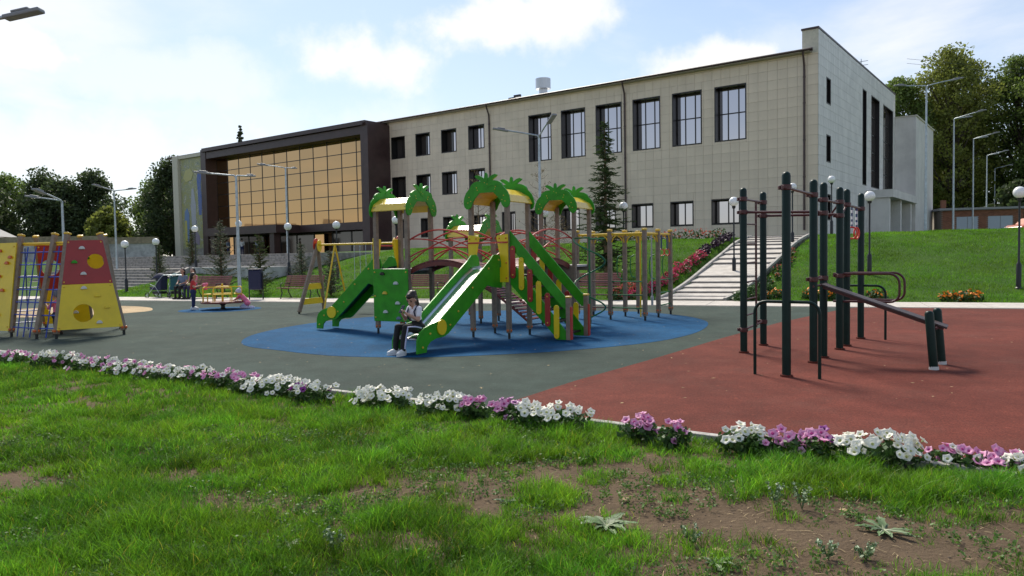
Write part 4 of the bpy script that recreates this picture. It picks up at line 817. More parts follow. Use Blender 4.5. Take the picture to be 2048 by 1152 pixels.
# ------------------------------------------------------------------ spinner
def spinner():
    t = thing('merry_go_round', 'small yellow merry-go-round with round platform on the blue disc', 'merry-go-round', (-9.7, 25.1, 0)); t.scale = (.69, .69, .97)
    w = MB(); w.lathe([(.16, 0), (.16, .02), (.10, .05), (.09, .14), (.16, .18), (.16, .22)], 18); w.build('pivot', 'blackiron', t)
    w = MB(); w.lathe([(.5, .2), (.98, .235), (1.0, .25), (1.0, .275), (.0, .275)], 40); smoothed(w.build('platform', 'deck', t), 30); w = MB(); w.lathe([(1.003, .225), (1.012, .235), (1.012, .27), (1.003, .278)], 40); w.build('platform_rim', 'slatred', t)
    w = MB(); w.tube([(0, 0, .27), (0, 0, .84), (0, 0, .88), (0, 0, .9)], [.05, .05, .04, .01], 12); w.build('centre_post', 'yellowtube', t)
    for k in range(4):
        a = k*math.pi/2+.35; c, s = math.cos(a), math.sin(a); R = Matrix.Rotation(a, 4, 'Z')
        P = [R @ Vector(p) for p in ((.88, -.42, .28), (.88, -.42, .68), (.86, -.36, .76), (.80, -.25, .78), (.80, .25, .78), (.86, .36, .76), (.88, .42, .68), (.88, .42, .28))]
        w = MB(); w.tube(P, .02, 8); smoothed(w.build('hand_rail', 'yellowtube', t), 60)
        w = MB(); w.tube([R @ Vector((.03, 0, .78)), R @ Vector((.80, 0, .78))], .017, 8); w.build('spoke', 'yellowtube', t)
        w = MB(); q = [R @ Vector(p) for p in ((.52, -.4, .52), (.84, -.46, .52), (.84, .46, .52), (.52, .4, .52))]; w.add(q+[p+Vector((0, 0, .03)) for p in q], [(0,3,2,1),(4,5,6,7),(0,1,5,4),(1,2,6,5),(2,3,7,6),(3,0,4,7)]); st = w.build('seat', 'pyellow', t)
        w = MB()
        for yy in (-.34, .34): p = R @ Vector((.68, yy, .27)); w.tube([p, p+Vector((0, 0, .25))], .016, 6)
        w.build('seat_leg', 'yellowtube', st)
spinner()

# ------------------------------------------------------------------ swing
def swing():
    t = thing('swing_set', 'swing frame with leaning taupe legs and yellow top beam left of the towers', 'swing', (-6.4, 23.6, 0), 0)
    o = Vector((-6.4, 23.6, 0)); X = Vector((.93, -.37, 0)); Yv = Vector((.37, .93, 0)); H = 2.06
    A = Vector((-5.9, 22.9, 0))-o
    for k, L_ in ((0, 0.), (1, 2.75)):
        c = A+X*L_; first = None
        for s in (-1, 1):
            a = c+Yv*s*.62-X*(.28 if k == 0 else -.28); b = c+Vector((0, 0, H)); D = b-a; R = D.to_track_quat('Z', 'X').to_matrix(); w = MB(); w.box((a+b)/2+Vector((0, 0, .04)), (.1, .1, D.length-.02), R); p = w.build('leg', 'pwood', t, bevel=.012); first = first or p
            w = MB(); w.tube([a-Vector((0, 0, .02)), a+Vector((0, 0, .12))], .03, 8); w.build('leg_foot', 'blackiron', p)
        for z, m in ((.35, 'pyellow'), (.8, 'pyellow')):
            f = 1-z/H; sh = -X*(.28 if k == 0 else -.28)*f; w = MB(); d = (Yv*.62*f); w.prism([(-.07, -.09), (.07, -.09), (.07, .09), (-.07, .09)], c+sh+Vector((0, 0, z)), Vector((0, 0, 1)).cross(Yv)*.2, (0, 0, 1), Yv, 2*.62*f); w.build('cross_board', m, t)
        w = MB(); w.prism([(.14*math.cos(q), .2*math.sin(q)) for q in np.linspace(0, 2*math.pi, 17)[:-1]], c+Vector((0, 0, H))-X*(.06 if k == 0 else -.06), Yv, (0, 0, 1), X, .03); w.build('end_cap', 'redpaint', t); w = MB(); w.prism([(.11*math.cos(q), .18*math.sin(q)) for q in np.linspace(0, 2*math.pi, 17)[:-1]], c+Vector((0, 0, H-.03))+X*(.06 if k == 0 else -.06), Yv, (0, 0, 1), X, .03); w.build('end_cap', 'pyellow', t)
    w = MB(); w.tube([A+Vector((0, 0, H)), A+X*2.75+Vector((0, 0, H))], .03, 10); w.build('top_beam', 'yellowtube', t)
    c = A+X*.62
    for s in (-1, 1):
        w = MB(); w.tube([c+Vector((0, 0, H)), c+Yv*s*.66+Vector((0, 0, .0))], .026, 8); w.build('brace_leg', 'yellowtube', t)
    for q in (1.3, 1.7):
        for s in (-.2, .2): w = MB(); w.tube([A+X*(q+s*.5+.1)+Vector((0, 0, H)), A+X*(q+s*.5+.1)+Vector((0, 0, .55))], .008, 5); w.build('chain', 'galv', t)
    w = MB(); w.box(A+X*1.6+Vector((0, 0, .53)), (.55, .22, .05), Matrix.Rotation(math.atan2(X.y, X.x), 3, 'Z')); w.build('swing_seat', 'blackplastic', t, bevel=.02)
swing()

# ------------------------------------------------------------------ benches
def bench(loc, label, first=[None]):
    rz = math.atan2(-.377, .926)
    if first[0] is None:
        t = thing('park_bench', label, 'bench', loc, rz, 'maroon slatted benches along the path')
        sm = MB().box((0, 0, 0), (1.9, .062, .035)).mesh('slat', 'benchslat')
        for k in range(6): put('slat', sm, t, (0, -.23+k*.088, .44-.006*k), (rad(-3), 0, 0), bevel=.008)
        for k in range(6): put('slat', sm, t, (0, .255+.035*k, .52+.077*k), (rad(66), 0, 0), bevel=.008)
        for x in (-.72, .72):
            w = MB(); w.tube([(x, -.30, 0), (x, -.27, .08), (x, -.20, .25), (x, -.26, .38), (x, -.22, .42), (x, .2, .40), (x, .24, .46), (x, .46, .95)], .024, 6); w.tube([(x, .40, 0), (x, .33, .08), (x, .22, .25), (x, .2, .40)], .024, 6); w.tube([(x, -.25, .42), (x, -.3, .55), (x, -.22, .64), (x, .05, .63), (x, .31, .60)], .018, 6); smoothed(w.build('leg', 'blackiron', t), 60)
        first[0] = t; return t
    r = first[0].copy(); COL.objects.link(r); r.location = loc; r['label'] = label
    for ch in first[0].children: c = ch.copy(); COL.objects.link(c); c.parent = r
    return r
for loc, lb in (((-8.72, 30.75, .02), 'maroon slatted bench behind the swing frame'), ((-3.35, 28.55, .02), 'maroon slatted bench seen between the two slides'), ((2.8, 26.3, .02), 'maroon slatted bench behind the spiral pole, beside the spruce'), ((-13.1, 32.3, .02), 'maroon slatted bench with two people sitting at its left end')): bench(loc, lb)

# ------------------------------------------------------------------ globe lamps
def globe_lamp(x, y, h, label, first=[None]):
    z = terrain(x, y); z = max(0.0, z)
    if first[0] is None:
        w = MB(); w.lathe([(.11, -.05), (.11, .02), (.075, .05), (.075, .75), (.05, .8), (.032, .84), (.03, 2.7), (.06, 2.72), (.075, 2.8), (.05, 2.82)], 14); me1 = w.mesh('lamp_post', 'blackiron'); me1.shade_smooth(); me1.set_sharp_from_angle(angle=rad(35))
        w = MB(); w.ball((0, 0, 2.98), .185, 24, 14); me2 = w.mesh('globe', 'globe', True); first[0] = (me1, me2)
    t = thing('globe_lamp', label, 'lamp', (x, y, z), 0, 'black garden lamps with white globes')
    t.scale = (1, 1, h/3.16); put('lamp_post', first[0][0], t); g = put('globe', first[0][1], t); g.scale = (1, 1, 3.16/h); g.location = (0, 0, 2.98*(1-3.16/h))
def at_depth(px, y):
    d = fw*1500+rt*(px-1024)+up*(576-500); return d.x/d.y*y
for px, y, h, lb in (
    (250, 37.2, 2.5, 'black globe lamp at the foot of the big staircase, leftmost of all'), (312, 40.5, 2.75, 'black globe lamp standing before the stairs just right of the leftmost one'),
    (391, 43.0, 2.6, 'black globe lamp above the seated pair on the bench'), (479, 42.0, 2.55, 'globe lamp partly hidden behind the tall galvanised pole by the spinner'),
    (577, 38.0, 2.6, 'black globe lamp just left of the swing frame'), (674, 36.0, 2.7, 'black globe lamp seen through the swing frame'),
    (793, 34.5, 2.85, 'globe lamp hidden behind the leftmost palm tower'), (1090, 32.5, 2.75, 'globe lamp between the two tallest palm roofs'),
    (1248, 31.6, 2.85, 'globe lamp in front of the spruce, above the yellow bars'), (1468, 29.5, 3.2, 'globe lamp half hidden by the leftmost dark green workout post'),
    (1585, 33.5, 2.9, 'globe lamp standing by the upper half of the stepped walkway'), (1663, 38.0, 3.0, 'globe lamp at the top of the lawn near the building corner'),
    (1739, 27.0, 3.0, 'globe lamp behind the hanging red gym rings'), (2038, 23.6, 3.2, 'black globe lamp at the right edge of the photo beside the path')):
    globe_lamp(at_depth(px, y), y, h, lb)

# ------------------------------------------------------------------ street lights
def street_light(x, y, z, H, arms, label, group='galvanised street lights', r0_=.075):
    t = thing('street_light', label, 'street light', (x, y, z), 0, group)
    w = MB(); w.tube([(0, 0, -.05), (0, 0, .0), (0, 0, H*.5), (0, 0, H)], [r0_, r0_, r0_*.8, r0_*.55], 12); smoothed(w.build('pole', 'galv', t), 50)
    w = MB(); w.tube([(0, 0, .003), (0, 0, .03)], r0_+.09, 8); w.build('base_plate', 'galv', t)
    for ax, ay, rise in arms:
        v = Vector((ax, ay, 0)); L_ = v.length; u = v.normalized(); w = MB(); w.tube([Vector((0, 0, H-.12)), u*.06+Vector((0, 0, H+.02)), u*L_*.55+Vector((0, 0, H+rise*.6)), v+Vector((0, 0, H+rise))], r0_*.42, 8); a = smoothed(w.build('arm', 'galv', t), 50)
        R = Matrix((u, Vector((-u.y, u.x, 0)), Vector((0, 0, 1)))).transposed() @ Matrix.Rotation(-math.atan2(rise, L_), 3, 'Y'); w = MB(); w.box(v+u*.25+Vector((0, 0, H+rise+.03)), (.62, .2, .07), R); w.box(v+u*.22+Vector((0, 0, H+rise+.085)), (.3, .16, .045), R); w.build('lamp_head', 'lampgrey', a, bevel=.02)
def Yp(px, py, y): d = fw*1500+rt*(px-1024)+up*(576-py); k = y/d.y; return Vector((d.x*k, y, CAMH+d.z*k))
def light_at(px, ytop, y, zfoot, arms, lb): p = Yp(px, ytop, y); street_light(p.x, y, zfoot, p.z-zfoot, arms, lb)
light_at(1078, 272, 29.6, .1, [(-1.25, -.1, .22), (.35, -.9, .42)], 'tall galvanised street light rising behind the tallest palm roof')
light_at(472, 352, 29.3, .0, [(-1.05, .0, .12), (.1, 1.0, .1)], 'galvanised street light with twin arms beside the spinner')
light_at(571, 336, 44, 1.9, [(-1.0, -.2, .15), (.1, 1.0, .1)], 'galvanised street light in front of the gold glass wall')
light_at(124, 402, 30.5, .0, [(-.9, .0, .15), (-.1, -1.0, .25)], 'galvanised street light rising behind the red climbing panel')
light_at(228, 382, 48, 1.0, [(.85, .0, .08), (-.35, -.9, .2)], 'galvanised street light left of the staircase before the dark trees')
street_light(-9.35, 12.6, .0, 5.52, [(1.1, .0, .22)], 'near street light whose lamp head pokes in at the top left corner')
rl = [(1853, 172, 40), (1908, 238, 51), (1947, 278, 63), (1974, 311, 77), (1990, 337, 92), (2005, 357, 109), (2017, 374, 126), (2031, 388, 143)]
nm = ['nearest of the row, beside the annex', 'second of the row, left of the brick garage', 'third of the row, before the garage door', 'fourth of the row', 'fifth of the row', 'sixth of the row', 'seventh of the row', 'last and smallest of the row']
for (px, yt, y), s in zip(rl, nm): light_at(px, yt, y, 2.4, [(-1.15, .0, .02), (1.35, .0, .3)] if y < 45 else [(.9, -1.0, .25), (1.1, .5, .2)], 'tall galvanised street light on the right, '+s)

# ------------------------------------------------------------------ people
def capsule(mb, p0, p1, r0_, r1_, n=12, m=4):
    p0, p1 = Vector(p0), Vector(p1); D = p1-p0; L_ = max(D.length, 1e-4); u = D/L_; prof = []
    for k in range(m+1): a = math.pi/2*(k/m); prof.append((-math.cos(a)*r0_, max(1e-4, math.sin(a)*r0_)))
    for k in range(m+1): a = math.pi/2*(k/m); prof.append((L_+math.sin(a)*r1_, max(1e-4, math.cos(a)*r1_)))
    a = u.orthogonal().normalized(); b = u.cross(a); V = []
    for s, r in prof:
        for k in range(n): an = 2*math.pi*k/n; V.append(p0+u*s+(a*math.cos(an)+b*math.sin(an))*r)
    q = len(prof); F = [(i*n+k, i*n+(k+1) % n, (i+1)*n+(k+1) % n, (i+1)*n+k) for i in range(q-1) for k in range(n)]+[tuple(range(n-1, -1, -1)), tuple((q-1)*n+k for k in range(n))]
    mb.add(V, F)
def remeshed(name, prims, voxel, mats, parent, smooth_it=4):
    """prims: (p0,p1,r0,r1,material) fused into one continuous skin"""
    mb = MB()
    for p in prims: capsule(mb, p[0], p[1], p[2], p[3])
    me = mb.mesh('tmp', mats[0]); tmp = bpy.data.objects.new('tmp', me); COL.objects.link(tmp)
    r = tmp.modifiers.new('r', 'REMESH'); r.mode = 'VOXEL'; r.voxel_size = voxel; s = tmp.modifiers.new('s', 'SMOOTH'); s.factor = .5; s.iterations = smooth_it
    dg = bpy.context.evaluated_depsgraph_get(); out = bpy.data.meshes.new_from_object(tmp.evaluated_get(dg)); bpy.data.objects.remove(tmp); out.materials.clear(); out.name = name
    for m in mats: out.materials.append(MT[m])
    nf = len(out.polygons); C = np.empty(nf*3); out.polygons.foreach_get('center', C); C = C.reshape(-1, 3); best = np.full(nf, 1e9); idx = np.zeros(nf, dtype=np.int32)
    for p0, p1, ra, rb, m in prims:
        a, b = np.array(p0, float), np.array(p1, float); d = b-a; t = np.clip(((C-a) @ d)/max(d @ d, 1e-8), 0, 1); dist = np.linalg.norm(C-(a+t[:, None]*d), axis=1)-(ra+(rb-ra)*t); u = dist < best; best[u] = dist[u]; idx[u] = mats.index(m)
    out.polygons.foreach_set('material_index', idx); out.shade_smooth(); return put(name, out, parent)
def hand(prims, wrist, fwd, side, m='skin', curl=.5, s=1.0):
    """palm, four unequal curled fingers and a thumb; fwd = finger direction, side = towards the thumb"""
    w, f, sd = Vector(wrist), Vector(fwd).normalized(), Vector(side).normalized(); nn = f.cross(sd).normalized(); pl = w+f*.05*s
    for k in (-1, 0, 1): prims.append((w+sd*k*.014*s, pl+sd*k*.02*s, .017*s, .015*s, m))
    for k, L_ in ((1.4, .055), (.5, .062), (-.4, .058), (-1.3, .045)):
        a = pl+sd*.019*k*s; b = a+(f*math.cos(curl*.6)+nn*math.sin(curl*.6))*L_*.5*s; c = b+(f*math.cos(curl*1.6)+nn*math.sin(curl*1.6))*L_*.5*s
        prims.append((a, b, .0095*s, .0085*s, m)); prims.append((b, c, .0085*s, .0075*s, m))
    a = w+f*.02*s+sd*.02*s; b = a+(sd*.8+f*.6).normalized()*.035*s; c = b+(f*.9+sd*.1+nn*.4).normalized()*.03*s; prims.append((a, b, .012*s, .0105*s, m)); prims.append((b, c, .010*s, .008*s, m))
def head(prims, c, fdir, r=.092, m='skin'):
    c, f = Vector(c), Vector(fdir).normalized(); s = f.cross(Vector((0, 0, 1))).normalized(); u = s.cross(f)
    prims += [(c+u*.02, c+u*.045-f*.02, r*.92, r*.9, m), (c-u*.03+f*.02, c-u*.075+f*.035, r*.72, r*.5, m), (c+f*r*.86-u*.0, c+f*(r*1.10)-u*.032, .010, .014, m), (c+s*r*.9-u*.005, c+s*r*.96-u*.03, .014, .011, m), (c-s*r*.9-u*.005, c-s*r*.96-u*.03, .014, .011, m), (c+f*r*.83-u*.062, c+f*r*.87-u*.062, .016, .013, m)]
    return f, s, u
def face_marks(t, c, fdir, r=.092):
    c, f = Vector(c), Vector(fdir).normalized(); s = f.cross(Vector((0, 0, 1))).normalized(); u = s.cross(f); w = MB()
    for k in (-1, 1): w.ball(c+f*r*.80+s*k*.033-u*.002, .0135, 8, 5)
    w.build('eyes', 'black', t); w = MB()
    for k in (-1, 1): w.tube([c+f*r*.88+s*k*.018+u*.022, c+f*r*.84+s*k*.045+u*.024], .005, 5)
    w.tube([c+f*r*.955+s*-.02-u*.062, c+f*r*.965-u*.064, c+f*r*.955+s*.02-u*.062], .005, 5); w.build('brows_and_lips', 'hair', t)
def shoe(t, ankle, toe, m='white', s=1.0):
    a, b = Vector(ankle), Vector(toe); d = (b-a); d.z = 0; d.normalize(); z = b.z; heel = Vector((a.x, a.y, z))-d*.05*s; pr = [(heel+Vector((0, 0, .0)), b, .042*s, .036*s, m), (Vector((a.x, a.y, z+.025*s)), b-d*.05*s+Vector((0, 0, .02)), .043*s, .036*s, m), (heel+Vector((0, 0, .03*s)), Vector((a.x, a.y, z+.06*s)), .038*s, .04*s, m)]
    o = remeshed('shoe', pr, .01*s, [m], t, 3)
    w = MB(); sd = Vector((-d.y, d.x, 0)); n = 14; V = [heel*1.0+d*((b-heel).length/2)+d*((b-heel).length/2+.04*s)*math.cos(q)+sd*.043*s*math.sin(q) for q in np.linspace(0, 2*math.pi, n+1)[:-1]]
    w.add([(v.x, v.y, z-.045*s) for v in V]+[(v.x, v.y, z-.018*s) for v in V], [tuple(range(n-1, -1, -1)), tuple(range(n, 2*n))]+[(i, (i+1) % n, n+(i+1) % n, n+i) for i in range(n)]); w.build('sole', m, o)
def slide_girl():
    hipw = Vector((-2.36, 16.3, 0))+E1*SL2[0].x+E2*(SL2[0].y-2.40)
    fdir = Vector((-.66, -.75, 0)).normalized(); rz = math.atan2(fdir.y, fdir.x)
    t = thing('person', 'girl in white T-shirt and black striped trousers looking at a phone on the slide end', 'person', (hipw.x, hipw.y, .0), rz)
    K, S_, P_ = 'skin', 'shirtwhite', 'pantsblack'; Vz = Vector
    hip = Vz((0, 0, .44)); pr = []
    pr += [((0, .06, .43), (0, -.06, .43), .105, .105, P_), ((.0, 0, .47), (.01, 0, .55), .098, .092, P_)]
    for s in (1, -1):
        kn = (.35, .10*s, .47); an = (.415, .095*s, .10)
        pr += [((.03, .075*s, .43), kn, .083, .058, P_), (kn, (.40, .097*s, .25), .056, .052, P_), ((.40, .097*s, .25), an, .05, .046, P_)]
    pr += [((.005, .0, .55), (.045, 0, .68), .088, .092, S_), ((.045, .045, .68), (.065, .06, .76), .07, .058, S_), ((.045, -.045, .68), (.065, -.06, .76), .07, .058, S_), ((.07, 0, .79), (.09, 0, .84), .04, .037, K)]
    sh = {1: Vz((.06, .125, .765)), -1: Vz((.06, -.125, .765))}; el = {1: Vz((.13, .17, .585)), -1: Vz((.12, -.17, .58))}; wr = {1: Vz((.295, .055, .70)), -1: Vz((.285, -.055, .69))}
    for s in (1, -1):
        mid = sh[s].lerp(el[s], .55); pr += [(sh[s]*1.0, mid, .05, .05, S_), (mid, el[s], .036, .032, K), (el[s], wr[s], .032, .023, K)]
        hand(pr, wr[s]+(wr[s]-el[s]).normalized()*.01, (.45, -.15*s, .85), (.1, -s*.6, .5), K, curl=.9, s=.85)
    hc = Vz((.125, 0, .925)); hf = Vz((.80, .25, -.42)); head(pr, hc, hf, .088)
    remeshed('body', pr, .008, [K, S_, P_], t, 4); face_marks(t, hc, hf, .088)
    f = hf.normalized(); sd = f.cross(Vz((0, 0, 1))).normalized(); u = sd.cross(f)
    h = [(hc+u*.045-f*.02, hc+u*.06-f*.05, .088, .085, 'hair'), (hc-f*.04+u*.0, hc-f*.05-u*.03, .085, .07, 'hair'), (hc+u*.075+f*.03, hc+u*.07-f*.02, .055, .07, 'hair'), (hc-f*.12+u*.07, hc-f*.15+u*.06, .03, .035, 'hair'),
         (hc-f*.15+u*.06, Vz((-.04, -.03, .84)), .036, .034, 'hair'), (Vz((-.04, -.03, .84)), Vz((-.05, -.07, .70)), .034, .028, 'hair'), (Vz((-.05, -.07, .70)), Vz((-.03, -.09, .58)), .028, .012, 'hair')]
    remeshed('hair', h, .01, ['hair'], t, 3)
    for s in (1, -1): shoe(t, (.42, .095*s, .1), (.54, .12*s, .048), 'white', .95)
    for s in (1, -1):   # white side stripes on the trousers
        w = MB(); kn = Vz((.35, .10*s, .47)); w.tube([Vz((.05, .158*s, .44)), Vz((.2, .168*s, .475)), kn+Vz((.0, .058*s, .01)), Vz((.40, .152*s, .25)), Vz((.415, .144*s, .12))], .014, 6); smoothed(w.build('trouser_stripe', 'lilac', t), 60)
        w = MB(); w.tube([Vz((-.07, .07*s, .72)), Vz((.0, .085*s, .815)), Vz((.09, .09*s, .80)), Vz((.145, .085*s, .72)), Vz((.12, .10*s, .60)), Vz((.02, .115*s, .55))], .014, 6); smoothed(w.build('backpack_strap', 'navycloth', t), 60)
    ph = put('phone', MB().box((0, 0, 0), (.012, .075, .15)).mesh('phone', 'black'), None, bevel=.006); R = Matrix.Rotation(rz, 4, 'Z'); ph.location = Vector((hipw.x, hipw.y, 0))+(R @ Vz((.335, 0, .775))); ph.rotation_euler = (0, rad(-35), rz); tag(ph, 'dark phone held in both hands by the girl on the slide', 'phone')
slide_girl()
def stander():
    t = thing('person', 'child in red top and dark jeans standing beside the spinner', 'person', (-10.72, 25.2, 0), rad(12)); Vz = Vector; K = 'skin'; pr = []
    pr += [((0, .05, .60), (0, -.05, .60), .10, .10, 'jeans')]
    for s in (1, -1): pr += [((0, .065*s, .58), (.0, .06*s, .33), .075, .055, 'jeans'), ((0, .06*s, .33), (-.01, .055*s, .08), .052, .042, 'jeans')]
    pr += [((0, 0, .66), (.0, 0, .78), .095, .10, 'shirtred'), ((0, .04, .8), (.0, .05, .92), .085, .065, 'shirtred'), ((0, -.04, .8), (.0, -.05, .92), .085, .065, 'shirtred'), ((.01, 0, .95), (.02, 0, 1.02), .038, .038, K)]
    for s in (1, -1):
        sh, el, wr = Vz((.0, .125*s, .93)), Vz((.06, .16*s, .75)), Vz((.24, .07*s, .80)); pr += [(sh, sh.lerp(el, .5), .046, .042, 'shirtred'), (sh.lerp(el, .5), el, .036, .032, K), (el, wr, .03, .022, K)]; hand(pr, wr, (.8, -.3*s, .3), (0, -s, .4), K, .7, .9)
    hc = Vz((.03, 0, 1.12)); hf = Vz((.95, 0, -.25)); head(pr, hc, hf, .088); remeshed('body', pr, .012, [K, 'shirtred', 'jeans'], t); face_marks(t, hc, hf, .088)
    remeshed('hair', [(hc+Vz((-.02, 0, .05)), hc+Vz((-.05, 0, .0)), .09, .085, 'hair'), (hc+Vz((-.08, 0, .0)), Vz((-.08, 0, .9)), .05, .025, 'hair')], .014, ['hair'], t)
    for s in (1, -1): shoe(t, (-.01, .055*s, .09), (.12, .06*s, .045), 'white', .9)
    b = remeshed('garment', [((0, 0, 0), (.05, .02, -.12), .06, .07, 'pinkcloth'), ((.02, 0, 0), (.1, 0, .02), .05, .05, 'pinkcloth')], .014, ['pinkcloth'], None); b.location = Vector((-10.72, 25.2, 0))+Matrix.Rotation(rad(12), 3, 'Z') @ Vz((.34, 0, .83)); b.name = 'bundled_jacket'; tag(b, 'pale pink jacket held by the child in red', 'jacket')
stander()
def pink_child():
    t = thing('person', 'small child in pink with a pale hat kneeling against the spinner', 'person', (-8.98, 25.1, 0), rad(180)); Vz = Vector; K = 'skin'; pr = []
    pr += [((-.1, .05, .20), (-.1, -.05, .20), .09, .09, 'pinkcloth'), ((-.08, 0, .25), (.1, 0, .45), .09, .085, 'pinkcloth')]
    for s in (1, -1):
        pr += [((-.1, .06*s, .18), (.08, .08*s, .08), .06, .05, 'lilac'), ((.08, .08*s, .06), (-.22, .08*s, .055), .045, .035, 'lilac'), ((.12, .09*s, .47), (.22, .1*s, .36), .035, .03, 'pinkcloth'), ((.22, .1*s, .36), (.33, .07*s, .30), .026, .022, K)]; hand(pr, (.33, .07*s, .30), (.9, 0, -.1), (0, -s, .3), K, .5, .7)
    hc = Vz((.2, 0, .57)); hf = Vz((.9, 0, -.3)); head(pr, hc, hf, .08); remeshed('body', pr, .012, [K, 'pinkcloth', 'lilac'], t); face_marks(t, hc, hf, .08)
    remeshed('hat', [(hc+Vz((-.02, 0, .04)), hc+Vz((-.03, 0, .01)), .088, .088, 'lilac'), (hc+Vz((.05, .05, .03)), hc+Vz((.05, -.05, .03)), .03, .03, 'lilac')], .014, ['lilac'], t)
    for s in (1, -1): shoe(t, (-.22, .08*s, .06), (-.3, .08*s, .05), 'lilac', .6)
pink_child()
def sitter(x, y, rz, top, legs, label):
    t = thing('person', label, 'person', (x, y, 0), rz); Vz = Vector; K = 'skin'; pr = []
    pr += [((0, .07, .52), (0, -.07, .52), .12, .12, legs), ((0, 0, .6), (.02, 0, .78), .12, .13, top), ((.02, .06, .82), (.03, .08, .95), .10, .075, top), ((.02, -.06, .82), (.03, -.08, .95), .10, .075, top), ((.04, 0, 1.0), (.06, 0, 1.08), .045, .045, K)]
    for s in (1, -1):
        pr += [((.03, .09*s, .52), (.42, .11*s, .52), .09, .065, legs), ((.42, .11*s, .5), (.44, .1*s, .1), .06, .045, legs)]; sh, el, wr = Vz((.03, .17*s, .97)), Vz((.1, .21*s, .74)), Vz((.32, .1*s, .66)); pr += [(sh, sh.lerp(el, .55), .058, .05, top), (sh.lerp(el, .55), el, .042, .038, K), (el, wr, .036, .026, K)]; hand(pr, wr, (.9, -.3*s, -.1), (0, -s, .4), K, .5, 1.0)
    hc = Vz((.08, 0, 1.2)); hf = Vz((.95, .1, -.2)); head(pr, hc, hf, .098); remeshed('body', pr, .015, [K, top, legs], t); face_marks(t, hc, hf, .098); remeshed('hair', [(hc+Vz((-.03, 0, .05)), hc+Vz((-.06, 0, -.02)), .10, .095, 'hair'), (hc+Vz((-.08, 0, -.02)), Vz((-.06, 0, 1.0)), .07, .05, 'hair')], .016, ['hair'], t)
    for s in (1, -1): shoe(t, (.44, .1*s, .1), (.58, .11*s, .048), 'hair', 1.0)
sitter(-14.15, 32.35, rad(-105), 'bluegrey', 'pantsblack', 'person in grey-blue top sitting at the bench end nearest the strollers')
sitter(-13.62, 32.15, rad(-115), 'pinkcloth', 'navycloth', 'person in pink top sitting on the bench behind the child in red')
def walker(x, y, z, rz, top, legs, label):
    t = thing('person', label, 'person', (x, y, z), rz); pr = []; K = 'skin'; Vz = Vector
    pr += [((0, .07, .92), (0, -.07, .92), .12, .12, legs), ((0, 0, 1.0), (0, 0, 1.2), .13, .14, top), ((0, .07, 1.25), (0, .09, 1.4), .11, .08, top), ((0, -.07, 1.25), (0, -.09, 1.4), .11, .08, top), ((0, 0, 1.45), (.01, 0, 1.54), .05, .05, K)]
    for s in (1, -1): pr += [((0, .09*s, .9), (.02*s, .09*s, .5), .09, .065, legs), ((.02*s, .09*s, .5), (0, .09*s, .06), .06, .045, legs), ((0, .19*s, 1.42), (.0, .23*s, 1.12), .055, .045, top), ((0, .23*s, 1.12), (.1, .2*s, .9), .038, .028, K)]; hand(pr, (.1, .2*s, .9), (.2, 0, -1), (1, 0, 0), K, .4, 1.0)
    hc = Vz((.02, 0, 1.66)); head(pr, hc, (1, 0, -.1), .1); remeshed('body', pr, .02, [K, top, legs], t); face_marks(t, hc, (1, 0, -.1), .1); remeshed('hair', [(hc+Vz((-.03, 0, .05)), hc+Vz((-.05, 0, .0)), .10, .095, 'hair')], .02, ['hair'], t)
    for s in (1, -1): shoe(t, (0, .09*s, .08), (.14, .09*s, .05), 'hair', 1.0)
def on_bld(t_, y_): v = Vector((-t_, y_, 0)); v.rotate(Matrix.Rotation(BR, 3, 'Z')); return Vector((19.2, 47.0, 0))+v
for t_, y_, top, lb in ((56.5, -4.6, 'bluegrey', 'person in pale blue shirt standing by the entrance doors, leftmost of three'), (54.6, -4.3, 'shirtwhite', 'person in white shirt in the middle of the entrance group'), (52.4, -4.0, 'lilac', 'person in lilac top at the right of the entrance group')):
    p = on_bld(t_, y_); walker(p.x, p.y, 2.02, random.uniform(-2, 2), top, 'jeans', lb)
def climber():
    t = thing('person', 'small child in pink with grey hat inside the climbing frame, behind the red panel', 'person', (-10.42, 17.15, 0), rad(160)); pr = []; K = 'skin'; Vz = Vector
    pr += [((0, .05, .45), (0, -.05, .45), .09, .09, 'navycloth'), ((0, 0, .52), (0, 0, .72), .09, .09, 'pinkcloth'), ((0, 0, .78), (.01, 0, .84), .035, .035, K)]
    for s in (1, -1): pr += [((0, .06*s, .43), (0, .06*s, .07), .06, .04, 'navycloth'), ((0, .11*s, .74), (.1, .14*s, .62), .04, .034, 'pinkcloth'), ((.1, .14*s, .62), (.22, .1*s, .7), .028, .022, K)]; hand(pr, (.22, .1*s, .7), (.6, 0, .6), (0, -s, .2), K, .6, .7)
    hc = Vz((.02, 0, .93)); head(pr, hc, (1, 0, 0), .08); remeshed('body', pr, .012, [K, 'pinkcloth', 'navycloth'], t); face_marks(t, hc, (1, 0, 0), .08); remeshed('hat', [(hc+Vz((-.01, 0, .04)), hc+Vz((-.02, 0, .02)), .088, .088, 'bluegrey')], .014, ['bluegrey'], t)
    for s in (1, -1): shoe(t, (0, .06*s, .07), (.08, .06*s, .045), 'hair', .7)
climber()

